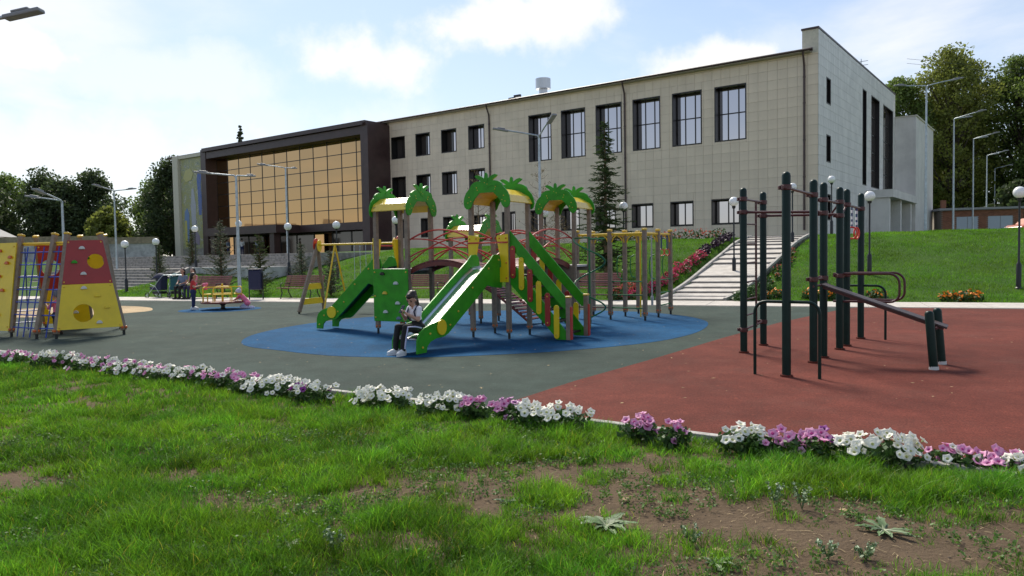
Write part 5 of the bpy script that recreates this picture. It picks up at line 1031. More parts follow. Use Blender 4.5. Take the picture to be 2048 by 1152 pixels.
def stroller(x, y, rz, m, label):
    t = thing('stroller', label, 'stroller', (x, y, 0), rz, 'strollers parked by the stairs')
    f = MB()
    for s in (-.24, .24): f.tube([(.42, s, .13), (.1, s, .45), (-.3, s, .85), (-.5, s, 1.02)], .014, 6); f.tube([(-.32, s, .13), (-.05, s, .5), (.25, s, .62)], .014, 6)
    f.tube([(-.5, -.24, 1.02), (-.5, .24, 1.02)], .02, 6); f.build('frame', 'galv', t)
    s = MB(); s.prism([(-.3, .35), (.22, .35), (.34, .42), (.34, .5), (.0, .5), (-.22, .95), (-.34, .95)], (0, 0, 0), (1, 0, 0), (0, 0, 1), (0, 1, 0), .42); s.build('seat', m, t, bevel=.03)
    h = MB(); V = []; n = 7
    for j in range(n):
        a = rad(35+j*17)
        for k in range(7): b = rad(-80+k*26.7); V.append((-.12+.36*math.cos(a)*1.0, .24*math.sin(b), .78+.34*math.sin(a)*max(.35, math.cos(b))))
    h.add(V, [(j*7+k, j*7+k+1, (j+1)*7+k+1, (j+1)*7+k) for j in range(n-1) for k in range(6)]); ho = smoothed(h.build('hood', m, t)); so_ = ho.modifiers.new('s', 'SOLIDIFY'); so_.thickness = .015
    MB().prism([(-.28, .18), (.2, .18), (.24, .30), (-.3, .30)], (0, 0, 0), (1, 0, 0), (0, 0, 1), (0, 1, 0), .36).build('basket', 'blackplastic', t, bevel=.02)
    for wx in (-.32, .42):
        for s in (-.27, .27):
            w = MB(); w.tube([(wx+.115*math.cos(a), s, .13+.115*math.sin(a)) for a in np.linspace(0, 2*math.pi, 17)], .018, 6, False); wo = w.build('wheel', 'tyre', t); w = MB(); w.tube([(wx, s-.02, .13), (wx, s+.02, .13)], .04, 8)
            for a in range(3): w.tube([(wx+.1*math.cos(a*2.1), s, .13+.1*math.sin(a*2.1)), (wx, s, .13)], .008, 4)
            w.build('hub', 'galv', wo)
stroller(-15.9, 33.75, rad(160), 'navycloth', 'stroller with dark navy hood, the left one of the two by the stairs'); stroller(-15.1, 33.6, rad(120), 'tealcloth', 'stroller with dark teal hood, nearer to the seated pair')
def bin_():
    t = thing('litter_bin', 'dark navy litter bin hanging beside the street light by the spinner', 'bin', (-10.45, 30.6, 0)); MB().b2(-.25, .25, -.2, .2, .42, 1.22).build('bin_body', 'binblue', t, bevel=.05); MB().b2(-.27, .27, -.22, .22, 1.225, 1.27).build('bin_lid', 'binblue', t, bevel=.02)
    w = MB()
    for x in (-.28, .28): w.tube([(x, 0, -.02), (x, 0, 1.1)], .025, 8)
    w.build('stand', 'blackiron', t)
bin_()
# ------------------------------------------------------------------ far buildings and car
def garage():
    g = thing('brick_garage', 'small red brick garage with pale doors under the tall trees', 'garage', (44.0, 72.0, 2.3), rad(-14)); bw = MB(); rows = 34
    MB().b2(-2.46, 4.5, .06, 6, -.3, 2.9).build('wall', 'mortar', g)
    for j in range(30):
        for k in range(27):
            x0 = -2.5+k*.26+(.13 if j % 2 else 0)
            if x0 > 4.5 or any(a-.02 < x0+.12 < b+.02 for a, b in ((-1.2, .7), (1.5, 3.6))) and j < 24: continue
            bw.b2(x0, min(4.5, x0+.245), 0, .07, -.0+j*.095, j*.095+.082)
    tag(bw.build('bricks', 'brick', g), kind='stuff'); MB().b2(-2.8, 4.8, -.35, 6.3, 2.9, 3.1).build('roof', 'roofing', g); MB().b2(-2.5, -2.1, -.01, .4, 3.1, 3.9).build('chimney', 'brick', g)
    for a, b in ((-1.2, .7), (1.5, 3.6)):
        for k in range(2):
            w = (b-a)/2; d = MB().b2(a+k*w+.02, a+(k+1)*w-.02, .02, .058, -.1, 2.25).build('door_leaf', 'garagedoor', g); MB().b2(a+k*w+.1, a+k*w+.16, .0, .019, .9, 1.1).build('handle', 'blackiron', d)
garage()
def car():
    c = thing('parked_car', 'orange car whose roof shows behind the lawn crest at the right edge', 'car', (38.8, 55.5, 2.28), rad(10))
    prof = [(-2.0, .35), (-2.05, .75), (-1.75, .92), (-1.1, 1.0), (-.55, 1.42), (.85, 1.45), (1.6, 1.02), (2.0, .9), (2.05, .4)]
    MB().prism(prof, (0, 0, 0), (1, 0, 0), (0, 0, 1), (0, 1, 0), 1.65).build('body', 'carorange', c, bevel=.08)
    for s in (-1, 1): MB().prism([(-.95, 1.03), (-.5, 1.37), (.8, 1.39), (1.35, 1.05)], (0, s*.83, 0), (1, 0, 0), (0, 0, 1), (0, 1, 0), .012).build('side_window', 'carglass', c)
    MB().prism([(-.7, 0), (.7, 0), (.6, .5), (-.6, .5)], (-1.06, 0, 1.0), (0, 1, 0), (.78, 0, .62), (-.62, 0, .78), .012).build('windscreen', 'carglass', c)
    for x in (-1.3, 1.3):
        for s in (-.76, .76): w = MB(); w.tube([(x, s-.1, .32), (x, s+.1, .32)], .32, 20); wo = w.build('wheel', 'tyre', c); w = MB(); w.tube([(x, s-.105, .32), (x, s+.105, .32)], .18, 14); w.build('rim', 'galv', wo)
    for s in (-.6, .6): MB().box((-2.04, s, .7), (.06, .3, .14)).build('headlight', 'white', c, bevel=.02)
car()
def hut():
    h = thing('brick_house', 'low house with sloping grey roof at the left edge behind the climbing frame', 'house', (-53.0, 76.0, 1.9), rad(8)); MB().b2(-6, 0, 0, 6, -.5, 2.6).build('wall', 'brick', h)
    MB().prism([(-6.5, 4.6), (-4.6, 4.9), (.7, 2.2), (.7, 2.05), (-4.6, 4.75), (-6.5, 4.45)], (0, 3, 0), (1, 0, 0), (0, 0, 1), (0, 1, 0), 7).build('roof', 'roofing', h); MB().prism([(-6, 2.6), (0, 2.6), (-4.6, 4.74), (-6, 4.5)], (0, .15, 0), (1, 0, 0), (0, 0, 1), (0, 1, 0), .3).build('gable', 'brick', h)
    w = MB().b2(-2.4, -1.2, -.05, -.01, .6, 1.8).build('window', 'white', h); MB().b2(-2.3, -1.3, -.07, -.051, .7, 1.7).build('pane', 'darkpane', w)
    c = thing('white_porch', 'white metal porch frame with pitched roof at the far left edge', 'porch', (-50.0, 70.0, 1.9), 0)
    for x in (-1.2, .6): w = MB(); w.tube([(x, 0, 0), (x, 0, 4.0)], .07, 8); w.build('column', 'white', c)
    MB().prism([(-1.8, 4.0), (-.3, 5.0), (1.2, 4.0), (1.2, 4.12), (-.3, 5.14), (-1.8, 4.12)], (0, 0, 0), (1, 0, 0), (0, 0, 1), (0, 1, 0), 2.5).build('roof', 'roofing', c); MB().b2(-1.2, .6, -.04, .04, 2.1, 2.2).build('crossbar', 'white', c)
hut()

# ------------------------------------------------------------------ trees
def leaf_cloud(centres, n, size, spread, flat=.8):
    """n small leaf quads scattered in clumps"""
    C = np.array(centres); k = rng.integers(0, len(C), n); d = rng.normal(size=(n, 3)); d /= np.linalg.norm(d, axis=1)[:, None]; r = rng.random(n)**.45
    P = C[k, :3]+d*(r*C[k, 3])[:, None]*spread*np.array([1, 1, flat]); a = rng.normal(size=(n, 3)); a /= np.linalg.norm(a, axis=1)[:, None]; b = np.cross(a, rng.normal(size=(n, 3))); b /= np.linalg.norm(b, axis=1)[:, None]
    s = size*(.6+.8*rng.random(n))[:, None]; V = np.stack([P-a*s*.5, P+b*s*.32, P+a*s*.5, P-b*s*.32], 1).reshape(-1, 3); return V, np.arange(4*n).reshape(n, 4)
def tree(x, y, z, H, R, label, leaf, bark='bark', n=5000, size=.42, base=.3, name='deciduous_tree', group=None, clumps=46, lean=.0, top_pow=.8):
    t = thing(name, label, 'tree', (x, y, z), random.uniform(0, 6.28), group); w = MB(); tr = [(0, 0, -.2)]; n_ = 7
    for k in range(1, n_+1): tr.append((random.uniform(-.02, .02)*H+lean*k, random.uniform(-.02, .02)*H, H*.92*k/n_))
    w.tube(tr, [max(.03, H*.018*(1-k/(n_+.5))) for k in range(n_+1)], 8); cs = []
    for k in range(clumps):
        f = base+(1-base)*(k+.5)/clumps; a = k*2.4+random.uniform(-.5, .5); pr = math.sin(math.pi*min(1, (f-base)/(1-base)*.8+.2))**top_pow
        rr = R*pr*random.uniform(.35, 1.0); c = Vector((rr*math.cos(a), rr*math.sin(a), H*f*random.uniform(.96, 1.02))); cs.append((*c, R*random.uniform(.2, .42)))
        i = min(n_, max(1, int(f*.85*n_))); s = Vector(tr[i]); w.tube([s, s.lerp(c, .5)+Vector((0, 0, -.02*H)), c], [H*.006, H*.004, .02], 5)
    w.build('trunk', bark, t); V, F = leaf_cloud(cs, n, size, 1.0); put('crown', np_mesh('crown', V, F, leaf), t); return t
L_t = [(-62, 88, 15.5, 5.0, 'dark broadleaf tree at the far left, low beside the house', 'leaf_dark'), (-59, 95, 10.6, 4.8, 'tall dark tree, highest of the clump left of the street light', 'leaf_dark'), (-55, 92, 9.4, 4.4, 'dark tree in the middle of the left clump, slightly lower', 'leaf_dark'), (-51.5, 93, 10.3, 4.6, 'dark pointed tree, right end of the left clump', 'leaf_dark'), (-49, 104, 10.2, 4.2, 'mid-green tree behind the twin-armed street light on the left', 'leaf_mid'), (-44.5, 98, 8.2, 4.0, 'rounded green tree in the gap left of the building', 'leaf_mid'), (-41.3, 92, 11.6, 4.6, 'tall dark tree touching the mosaic end of the building', 'leaf_dark'), (-67, 100, 11.0, 5.0, 'pale green tree at the extreme left edge behind the house', 'leaf_mid'), (-46, 86, 5.6, 2.6, 'low yellow-green bushy tree above the retaining wall', 'leaf_yellow')]
L_t[0] = (-64.5, 90, 10.2, 5.0, L_t[0][4], 'leaf_dark')
for x, y, H, R, lb, lf in L_t: tree(x, y, 1.9, H, R, lb, lf, n=11000, size=.36, base=.12, group='trees left of the building', clumps=60)
R_t = [(50.5, 98, 21, 5.0, 'leaf_mid', 'green tree rising just behind the annex roof'), (56.5, 97, 24, 5.6, 'leaf_yellow', 'tall olive poplar right of the annex, pale at its top'), (61.5, 103, 25, 5.8, 'leaf_yellow', 'tall olive poplar behind the second street light'), (66, 98, 23.5, 5.8, 'leaf_mid', 'tall green tree in the middle of the right-hand group'), (66.5, 90, 25, 5.2, 'leaf_mid', 'tallest green tree at the right edge of the photo'), (72.5, 99, 27, 5.5, 'leaf_mid', 'tall green tree half cut by the right edge'), (59, 112, 18, 5.0, 'leaf_dark', 'dark tree deep in the group behind the garage'), (68, 114, 19, 5.5, 'leaf_dark', 'dark tree at the back of the right-hand group')]
for x, y, H, R, lf, lb in R_t: tree(x, y, 2.2, H, R, lb, lf, n=24000, size=.34, base=.2, name='poplar_tree', group='tall trees right of the building', clumps=95, top_pow=.55)
for x, y, H, R, lb in ((54, 80, 6, 3, 'low dark shrub tree left of the brick garage'), (60, 84, 8, 4, 'dark undergrowth tree behind the brick garage'), (55, 106, 9, 5, 'dark understorey tree behind the annex corner'), (72, 88, 9, 5, 'dark understorey tree at the right edge')): tree(x, y, 2.2, H, R, lb, 'leaf_dark', n=5000, size=.5, base=.05, group='undergrowth trees', clumps=40)
tree(-41.6, 117, 2, 20.2, 1.05, 'slim poplar tip poking above the brown portal roof', 'leaf_dark', n=4000, size=.3, base=.4, name='poplar_tree', clumps=60, top_pow=.9)
def conifer(x, y, H, R, label, leaf, n=2600, droop=.25, sparse=1.0, name='spruce_tree', nl=.10, blades=9):
    z = max(0, terrain(x, y)); t = thing(name, label, 'tree', (x, y, z), random.uniform(0, 6), 'young conifers on the lawn'); w = MB(); w.tube([(0, 0, -.1), (0, 0, H*.5), (0, 0, H)], [H*.016+.01, H*.009+.006, .006], 7); Vs, Fs = [], []; o = 0
    tiers = int(H*5*sparse)+6; per = 7
    for k in range(tiers):
        f = .06+.92*(k/tiers); L0 = R*(1-f)**.85+.05
        for j in range(per):
            a = 6.283*j/per+k*.9+random.uniform(-.25, .25); L_ = L0*random.uniform(.4, 1.25); b = Vector((0, 0, H*min(.99, f+random.uniform(-.025, .025)))); e = b+Vector((math.cos(a)*L_, math.sin(a)*L_, -droop*L_+.45*L_*random.random())); m_ = b.lerp(e, .55)+Vector((0, 0, -.04*L_)); w.tube([b, m_, e], [.012, .008, .003], 4, False)
            q = int(max(5, L_/nl*blades/3))
            for s in range(q):
                u = (s+random.random())/q; p = b.lerp(m_, u*2) if u < .5 else m_.lerp(e, u*2-1); d = Vector((random.gauss(0, 1), random.gauss(0, 1), random.gauss(-.25, .6))).normalized()+Vector((math.cos(a), math.sin(a), 0))*.7; d.normalize(); l = nl*random.uniform(.7, 1.5)*(1.15-.5*u); sd = d.orthogonal().normalized()*l*.17
                Vs += [p-sd, p+sd, p+d*l]; Fs.append((o, o+1, o+2)); o += 3
    w.build('trunk', 'twig', t); put('crown', np_mesh('crown', np.array([tuple(v) for v in Vs]), np.array(Fs), leaf), t); return t
xs_ = at_depth(1212, 31.0); conifer(xs_, 31.0, 6.5, 1.5, 'tall dark spruce in front of the facade, beside the third big window', 'needle', nl=.17, blades=17, sparse=.95)
for px, y, H, R, lb in ((441, 35, 3.4, .95, 'bushy blurred larch left of the street light by the spinner'), (519, 33.5, 2.7, .75, 'bushy young larch between the street light and the swing bench'), (318, 41, 2.4, .6, 'thin young conifer above the strollers'), (384, 44.5, 2.6, .6, 'thin young conifer behind the seated pair'), (602, 36, 1.9, .6, 'small conifer behind the swing frame leg'), (660, 31.5, 2.0, .7, 'small dark conifer behind the yellow swing brace')): conifer(at_depth(px, y), y, H, R, lb, 'larch', name='larch_tree', nl=.13, droop=-.15, blades=12)
def bare(px, y, H, label):
    x = at_depth(px, y); z = max(0, terrain(x, y)); t = thing('larch_sapling', label, 'tree', (x, y, z), 0, 'nearly bare saplings'); w = MB(); w.tube([(0, 0, -.1), (0, 0, H)], [.035, .008], 6); cs = []
    for k in range(34):
        f = .2+.78*k/34; a = k*2.4; L_ = (1-f)*1.35+.18; b = Vector((0, 0, H*f)); e = b+Vector((math.cos(a)*L_, math.sin(a)*L_, L_*random.uniform(.2, .75))); w.tube([b, b.lerp(e, .5)-Vector((0, 0, .05)), e], [.011, .008, .003], 4)
        for s in range(3): q = b.lerp(e, .3+.22*s); w.tube([q, q+Vector((random.uniform(-.2, .2), random.uniform(-.2, .2), random.uniform(0, .22)))], [.005, .002], 3)
        cs.append((*e, .12)); cs.append((*b.lerp(e, .6), .12))
    w.build('trunk', 'twig', t); V, F = leaf_cloud(cs, 420, .05, 1.0); put('crown', np_mesh('crown', V, F, 'larch_dry'), t)
bare(1083, 30.5, 4.9, 'nearly bare brown sapling beside the pole behind the tallest palm roof'); bare(958, 33, 4.7, 'nearly bare sapling standing between the left and tallest palm towers'); bare(1115, 31.5, 2.6, 'low brownish sapling below the right palm roof')

# ------------------------------------------------------------------ flower beds on the slope and marigolds
def flower_mass(name, label, spots, m, n, size, leafn, leaf='pleaf', group=None, h=.28):
    t = thing(name, label, 'flower bed', (spots[0][0], spots[0][1], 0), 0, group); o = np.array([spots[0][0], spots[0][1], 0])
    C = [(x, y, max(0, terrain(x, y))+h*.55, h*r) for x, y, r in spots]; V, F = leaf_cloud(C, leafn, .12, 1.0); put('foliage', np_mesh('foliage', V-o, F, leaf), t)
    C = [(x, y, max(0, terrain(x, y))+h*.85, h*1.05*r) for x, y, r in spots]; V, F = leaf_cloud(C, n, size, 1.0, .7); put('blossoms', np_mesh('blossoms', V-o, F, m), t)
def wk(l, w): U = Vector((.93, -.37)); p = WK0+WKD*l+U*w; return (p.x, p.y, random.uniform(.8, 1.2))
flower_mass('flower_bed', 'red and pink flowers along the lower left side of the walkway', [wk(.2+k*.35, -1.75-.35*random.random()) for k in range(22)], 'magenta', 1700, .09, 1300, h=.25)
flower_mass('flower_bed', 'orange-red flowers at the foot of the bed beside the rope', [wk(-.1+k*.2, -2.2-.5*random.random()) for k in range(9)], 'salmon', 420, .09, 700, h=.34)
flower_mass('flower_bed', 'dark plum foliage along the upper left side of the walkway', [wk(7.9+k*.35, -1.9-.3*random.random()) for k in range(14)], 'plum', 1000, .10, 400, leaf='plum', h=.22)
flower_mass('flower_bed', 'faded salmon flowers along the right side of the walkway', [wk(3.0+k*.4, 1.65+.3*random.random()) for k in range(13)], 'salmon', 160, .07, 420, h=.18)
flower_mass('flower_bed', 'leafy green border at the lower right of the walkway', [wk(-.2+k*.25, 1.6+.6*random.random()) for k in range(9)], 'pleaf', 500, .09, 1000, h=.28)
flower_mass('flower_bed', 'mixed plants along the base of the facade', [(10.5+k*.16-.62*k*.9, 38+.55*k*.6, random.uniform(.7, 1.2)) for k in range(14)], 'salmon', 260, .12, 1200, h=.4)
for k, (px, lb) in enumerate(((1545, 'marigolds behind the ladder of the workout frame'), (1675, 'marigolds seen between the paired workout posts'), (1770, 'marigolds behind the dip bars'), (1925, 'largest orange marigold clump right of the sloping board'), (1635, 'marigolds left of the sloping board top'))):
    y = PA.y+(PA.x-at_depth(px, 22.5))*.407+.45; x = at_depth(px, y); flower_mass('marigold_clump', 'low orange '+lb, [(x+random.uniform(-.3, .3)*(1.6 if k == 3 else 1), y+random.uniform(-.1, .25), random.uniform(.8, 1.2)) for _ in range(5 if k != 3 else 9)], 'orange', 70 if k != 3 else 190, .09, 420, group='marigolds at the foot of the lawn', h=.22)

# ------------------------------------------------------------------ petunias along the kerb
def petunia_mesh(name, m, thr):
    w = MB(); n = 15; V = [(0, 0, -.035)]; rings = ((.007, -.015), (.013, -.004), (.030, .006), (.040, .003))
    for j, (r, z) in enumerate(rings):
        for k in range(n): a = 2*math.pi*k/n; lob = 1+(.13*math.cos(5*a) if j == 3 else .05*math.cos(5*a) if j == 2 else 0); V.append((r*lob*math.cos(a), r*lob*math.sin(a), z+(.005*math.cos(10*a) if j == 3 else 0)))
    F = [(0, 1+k, 1+(k+1) % n) for k in range(n)]+[(1+j*n+k, 1+(j+1)*n+k, 1+(j+1)*n+(k+1) % n, 1+j*n+(k+1) % n) for j in range(3) for k in range(n)]
    w.add(V, F); me = w.mesh(name, [m, thr], True)
    for i, p in enumerate(me.polygons): p.material_index = 1 if i < 2*n else 0
    return me
PET = {'w': petunia_mesh('flower_white', 'petwhite', 'throat'), 'p': petunia_mesh('flower_pink', 'petpink', 'petdeep'), 'v': petunia_mesh('flower_purple', 'petpurple', 'hair')}
def petunia(x, y, r, n, mix, label, h=.2):
    t = thing('petunia_plant', label, 'flowers', (x, y, 0), 0, 'petunias planted along the kerb'); z0 = terrain(x, y); C = []
    for k in range(7): a = k*2.4; q = r*math.sqrt((k+.5)/7)*.8; C.append((q*math.cos(a), q*math.sin(a)*.75, z0+h*.42, h*.62))
    V, F = leaf_cloud(C, int(620*(r/.3)+160), .05, 1.0, .8); put('foliage', np_mesh('foliage', V, F, 'pleaf'), t)
    n = int(n*1.9); r *= 1.1; h *= .92
    for k in range(n):
        a = random.uniform(0, 6.283); q = r*math.sqrt(random.random()); zz = z0+h*(.55+.62*math.sqrt(max(0, 1-(q/r)**2*.85)))+random.uniform(-.03, .03); px_, py_ = q*math.cos(a), q*math.sin(a)*.75
        if random.random() < .18: zz -= h*.35
        d = Vector((px_*1.6+random.gauss(0, .3)-.05, py_*1.6-.55+random.gauss(0, .3), .75)).normalized(); e = d.to_track_quat('Z', 'Y').to_euler(); s = random.uniform(.68, 1.08)
        put('flower', PET[random.choice(mix)], t, (px_, py_, zz), (e.x, e.y, random.uniform(0, 6)) if False else tuple(e), (s, s, s))
pets = [(-8.1, 12.05, .33, 16, 'ppw', 'pink petunias with a few white at the far left end of the border'), (-7.2, 11.7, .36, 26, 'wwwwp', 'white petunias second from the left end of the border'), (-6.3, 11.15, .35, 24, 'wwwpp', 'white and pink petunias below the yellow climbing panel edge'), (-5.55, 10.65, .34, 24, 'wwwwp', 'white petunias under the gap right of the climbing frame'), (-4.85, 10.2, .32, 20, 'wwp', 'white petunias with some pink, fifth from the left'), (-4.25, 9.85, .28, 18, 'wwwp', 'white petunias sixth from the left, by a yellow-green tuft'), (-3.75, 9.5, .25, 12, 'ppw', 'pink petunias left of the large white middle clump'), (-3.3, 9.2, .18, 7, 'p', 'small pink petunias beside the large white middle clump'), (-2.85, 8.85, .33, 30, 'w', 'large white clump left of the blue surface tip'), (-2.3, 8.5, .26, 18, 'wwwwv', 'white petunias with two purple blooms below the black slide'), (-1.42, 8.12, .34, 34, 'w', 'rounded white clump below the girl on the slide'), (-.72, 7.62, .28, 28, 'w', 'compact white clump where the kerb shows beside it'), (-.40, 7.42, .13, 7, 'p', 'tiny pink petunias between two white clumps by the red corner'), (-.06, 7.2, .17, 10, 'pppppv', 'small pink petunias at the corner of the red surface'), (.12, 7.05, .17, 10, 'w', 'small white petunias right of the red corner'), (.42, 6.97, .28, 26, 'w', 'white clump with tall blooms left of the bare kerb stretch'), (1.1, 6.47, .14, 11, 'p', 'lone pink petunia standing before the bare kerb'), (1.33, 6.17, .10, 5, 'p', 'very small pink petunia low in the grass'), (1.83, 5.93, .19, 13, 'w', 'small white petunias where the kerb disappears'), (2.12, 5.83, .16, 9, 'p', 'pink petunias left of the biggest white clump'), (2.38, 5.86, .19, 14, 'ppppppv', 'bushy pink petunias touching the biggest white clump'), (2.78, 5.66, .33, 44, 'w', 'biggest white clump at the lower right'), (3.28, 5.52, .20, 12, 'pppw', 'pink petunias right of the biggest white clump'), (3.5, 5.38, .16, 10, 'ppppppv', 'pink petunias near the right edge'), (3.72, 5.3, .2, 16, 'wwwp', 'white petunias cut by the right edge of the photo')]
for a in pets: petunia(*a)

# ------------------------------------------------------------------ grass
def vnoise(P, s, seed): return np.array([mnoise.noise((x*s, y*s, seed)) for x, y in P])
grass_mat = mat('grass_blade', (.142, .32, .019), .5, attr='tint', trans=.5, spec=.3)
def blades(P, Zb, Hh, Wd, lean, tint, seg, name, label):
    n = len(P); a = rng.random(n)*6.283; dx, dy = np.cos(a), np.sin(a); b = rng.random(n)*6.283; lx, ly = np.cos(b)*lean, np.sin(b)*lean; Vl = []; tl = []
    for k in range(seg):
        f = k/seg; w = Wd*(1-.55*f)*.5; cx, cy, cz = P[:, 0]+lx*f*f*Hh, P[:, 1]+ly*f*f*Hh, Zb+Hh*(f-.25*f*f*lean)
        Vl += [np.stack([cx-dx*w, cy-dy*w, cz], 1), np.stack([cx+dx*w, cy+dy*w, cz], 1)]
    Vl.append(np.stack([P[:, 0]+lx*Hh, P[:, 1]+ly*Hh, Zb+Hh*(1-.25*lean)], 1)); c = 2*seg+1; V = np.stack(Vl, 1).reshape(-1, 3); base = np.arange(n)[:, None]*c; tris = []
    for k in range(seg-1): tris += [(2*k, 2*k+1, 2*k+3), (2*k, 2*k+3, 2*k+2)]
    tris.append((2*seg-2, 2*seg-1, 2*seg)); F = np.concatenate([base+np.array(t)[None] for t in tris], 0); T = np.repeat(tint, c, axis=0)
    tag(put(name, np_mesh(name, V, F, grass_mat, T)), label, 'grass', kind='stuff')
BARE = [(.1, 5.4, .95, .34, .95), (-.9, 5.0, .45, .22, .7), (.55, 4.95, .9, .40, 1.0), (1.3, 4.45, 1.2, .45, 1.05), (2.5, 4.08, 1.0, .32, 1.05), (-.35, 4.75, .4, .25, .6), (-.65, 4.2, .35, .25, .55), (.3, 4.35, .5, .28, .6), (-3.75, 5.5, .5, .26, .85), (-1.75, 4.95, .45, .22, .6), (1.5, 3.85, 1.2, .35, .9), (1.6, 6.05, .3, .09, .5), (.75, 5.7, .5, .18, .6), (-2.6, 5.6, .3, .15, .45), (3.2, 4.5, .5, .22, .5)]
TUFT = [(.22, 4.98, .26, 1.0), (.15, 4.05, .5, .9), (-.55, 5.6, .3, .5), (.6, 5.4, .2, .6), (1.05, 4.85, .07, .6), (-.6, 4.6, .3, .9), (.62, 4.62, .1, .5), (-.15, 4.35, .12, .5), (-.05, 5.55, .16, .45), (1.62, 4.45, .08, .5), (.9, 4.05, .3, .4)]
def bare_mask(P):
    m = np.ones(len(P)); nz = vnoise(P, 2.6, 4.)*.55+vnoise(P, 7., 9.)*.35
    for x, y, rx, ry, s in BARE:
        d = np.sqrt(((P[:, 0]-x)/rx)**2+((P[:, 1]-y)/ry)**2)+nz; m = np.minimum(m, 1-s*np.clip((1.25-d)/.4, 0, 1))
    m = np.minimum(m, np.clip(1.35+vnoise(P, 1.7, 21.)*1.4, .4, 1))
    for x, y, r, s in TUFT:
        d = np.hypot(P[:, 0]-x, P[:, 1]-y)/r+nz*.5; m = np.maximum(m, s*np.clip((1.2-d)/.4, 0, 1))
    return np.clip(m, 0, 1)
def front_grass():
    # tuft centres then blades around them; denser close to the camera
    allP, allH, allW, allL, allT = [], [], [], [], []
    for (y0, y1, dens, per, hb, seg) in ((3.3, 5.4, 800, 15, .10, 3), (5.4, 8.0, 540, 13, .095, 3), (8.0, 14.5, 270, 12, .09, 2)):
        A = (y1-y0)*1.0; xw = .78*y1+.6; n = int(dens*(y1-y0)*2*xw); P = np.stack([rng.uniform(-xw, xw, n), rng.uniform(y0, y1, n)], 1); ky = np.array([kerb_y(x) for x in P[:, 0]]); keep = (P[:, 1] < ky-.06) & (np.abs(P[:, 0]) < P[:, 1]*.76+.5); P = P[keep]; m = bare_mask(P); P, m = (lambda k: (P[k], m[k]))(rng.random(len(P)) < m**1.3+.012)
        big = np.clip(.95+vnoise(P, 1.1, 2.)*.6+vnoise(P, 3.3, 7.)*.8+vnoise(P, 8., 17.)*.5, .35, 2.0)*(.5+.5*m); tint0 = (.92+vnoise(P, .9, 12.)*.45+vnoise(P, 4., 15.)*.4)*rng.uniform(.6, 1.3, len(P))
        hue = vnoise(P, 1.5, 30.)
        k = per; Pb = np.repeat(P, k, 0)+rng.normal(scale=.028, size=(len(P)*k, 2)); H = np.repeat(hb*big, k)*rng.uniform(.45, 1.3, len(Pb)); T = np.repeat(tint0, k)*rng.uniform(.65, 1.3, len(Pb)); hu = np.repeat(hue, k)+rng.normal(scale=.35, size=len(Pb)); T3 = np.stack([T*(1+.28*hu), T, T*(1-.2*hu)], 1)
        dry = rng.random(len(Pb)) < .025; T3[dry] = np.array([2.9, 1.25, 2.6])*rng.uniform(.7, 1.1, (dry.sum(), 1)); pale = rng.random(len(Pb)) < .05; T3[pale] *= 1.55
        Zb = np.array([terrain(x, y) for x, y in P]); Zb = np.repeat(Zb, k)-.006
        yield Pb, Zb, H, rng.uniform(.0028, .0058, len(Pb))*(1.0 if y0 < 5 else 1.25 if y0 < 8 else 1.7), rng.uniform(.15, 1.0, len(Pb)), np.clip(T3, .15, 4), seg
for nmn, lb, g in zip(('near_grass', 'middle_grass', 'border_grass'), ('long green grass around the bare soil in the foreground', 'long green grass between the soil and the flowers', 'green grass on the left running up to the flower border'), front_grass()): blades(*g, nmn, lb)
def slope_grass():
    n = 330000; s = rng.uniform(.05, 13.2, n); a = rng.uniform(-10, 38, n); X = PA.x+PU.x*a+PN.x*s; Yy = PA.y+PU.y*a+PN.y*s; P = np.stack([X, Yy], 1)
    q = P-np.array(WK0); l = q @ np.array(WKD); det = WKD.x*(-.37)-WKD.y*.93; w = (WKD.x*q[:, 1]-WKD.y*q[:, 0])/det; qs = P-np.array(ST0); sa = qs @ np.array(SA); sb = qs @ np.array(SB)
    keep = (np.abs(X)/Yy < .74) & ~((np.abs(w) < 1.35+.03*np.clip(l, 0, 20)) & (l > -.5) & (l < walk_len+3)) & ~((sa > -.4) & (sb > -.4)) & ~((sa > -8) & (sb > 3.4)); P = P[keep]; m = len(P)
    Zb = np.array([terrain(x, y) for x, y in P]); big = np.clip(1+vnoise(P, .8, 2.)*.6, .5, 1.6); T = (.80+vnoise(P, .5, 12.)*.36+vnoise(P, 2.2, 15.)*.36)*rng.uniform(.7, 1.3, m); T3 = np.stack([T*(1+.25*vnoise(P, .7, 31.)), T, T*.9], 1)
    blades(P, Zb-.01, .085*big*rng.uniform(.6, 1.3, m), rng.uniform(.012, .024, m), rng.uniform(.1, .8, m), np.clip(T3, .15, 3), 1, 'slope_grass', 'short green lawn grass covering the bank below the building')
slope_grass()
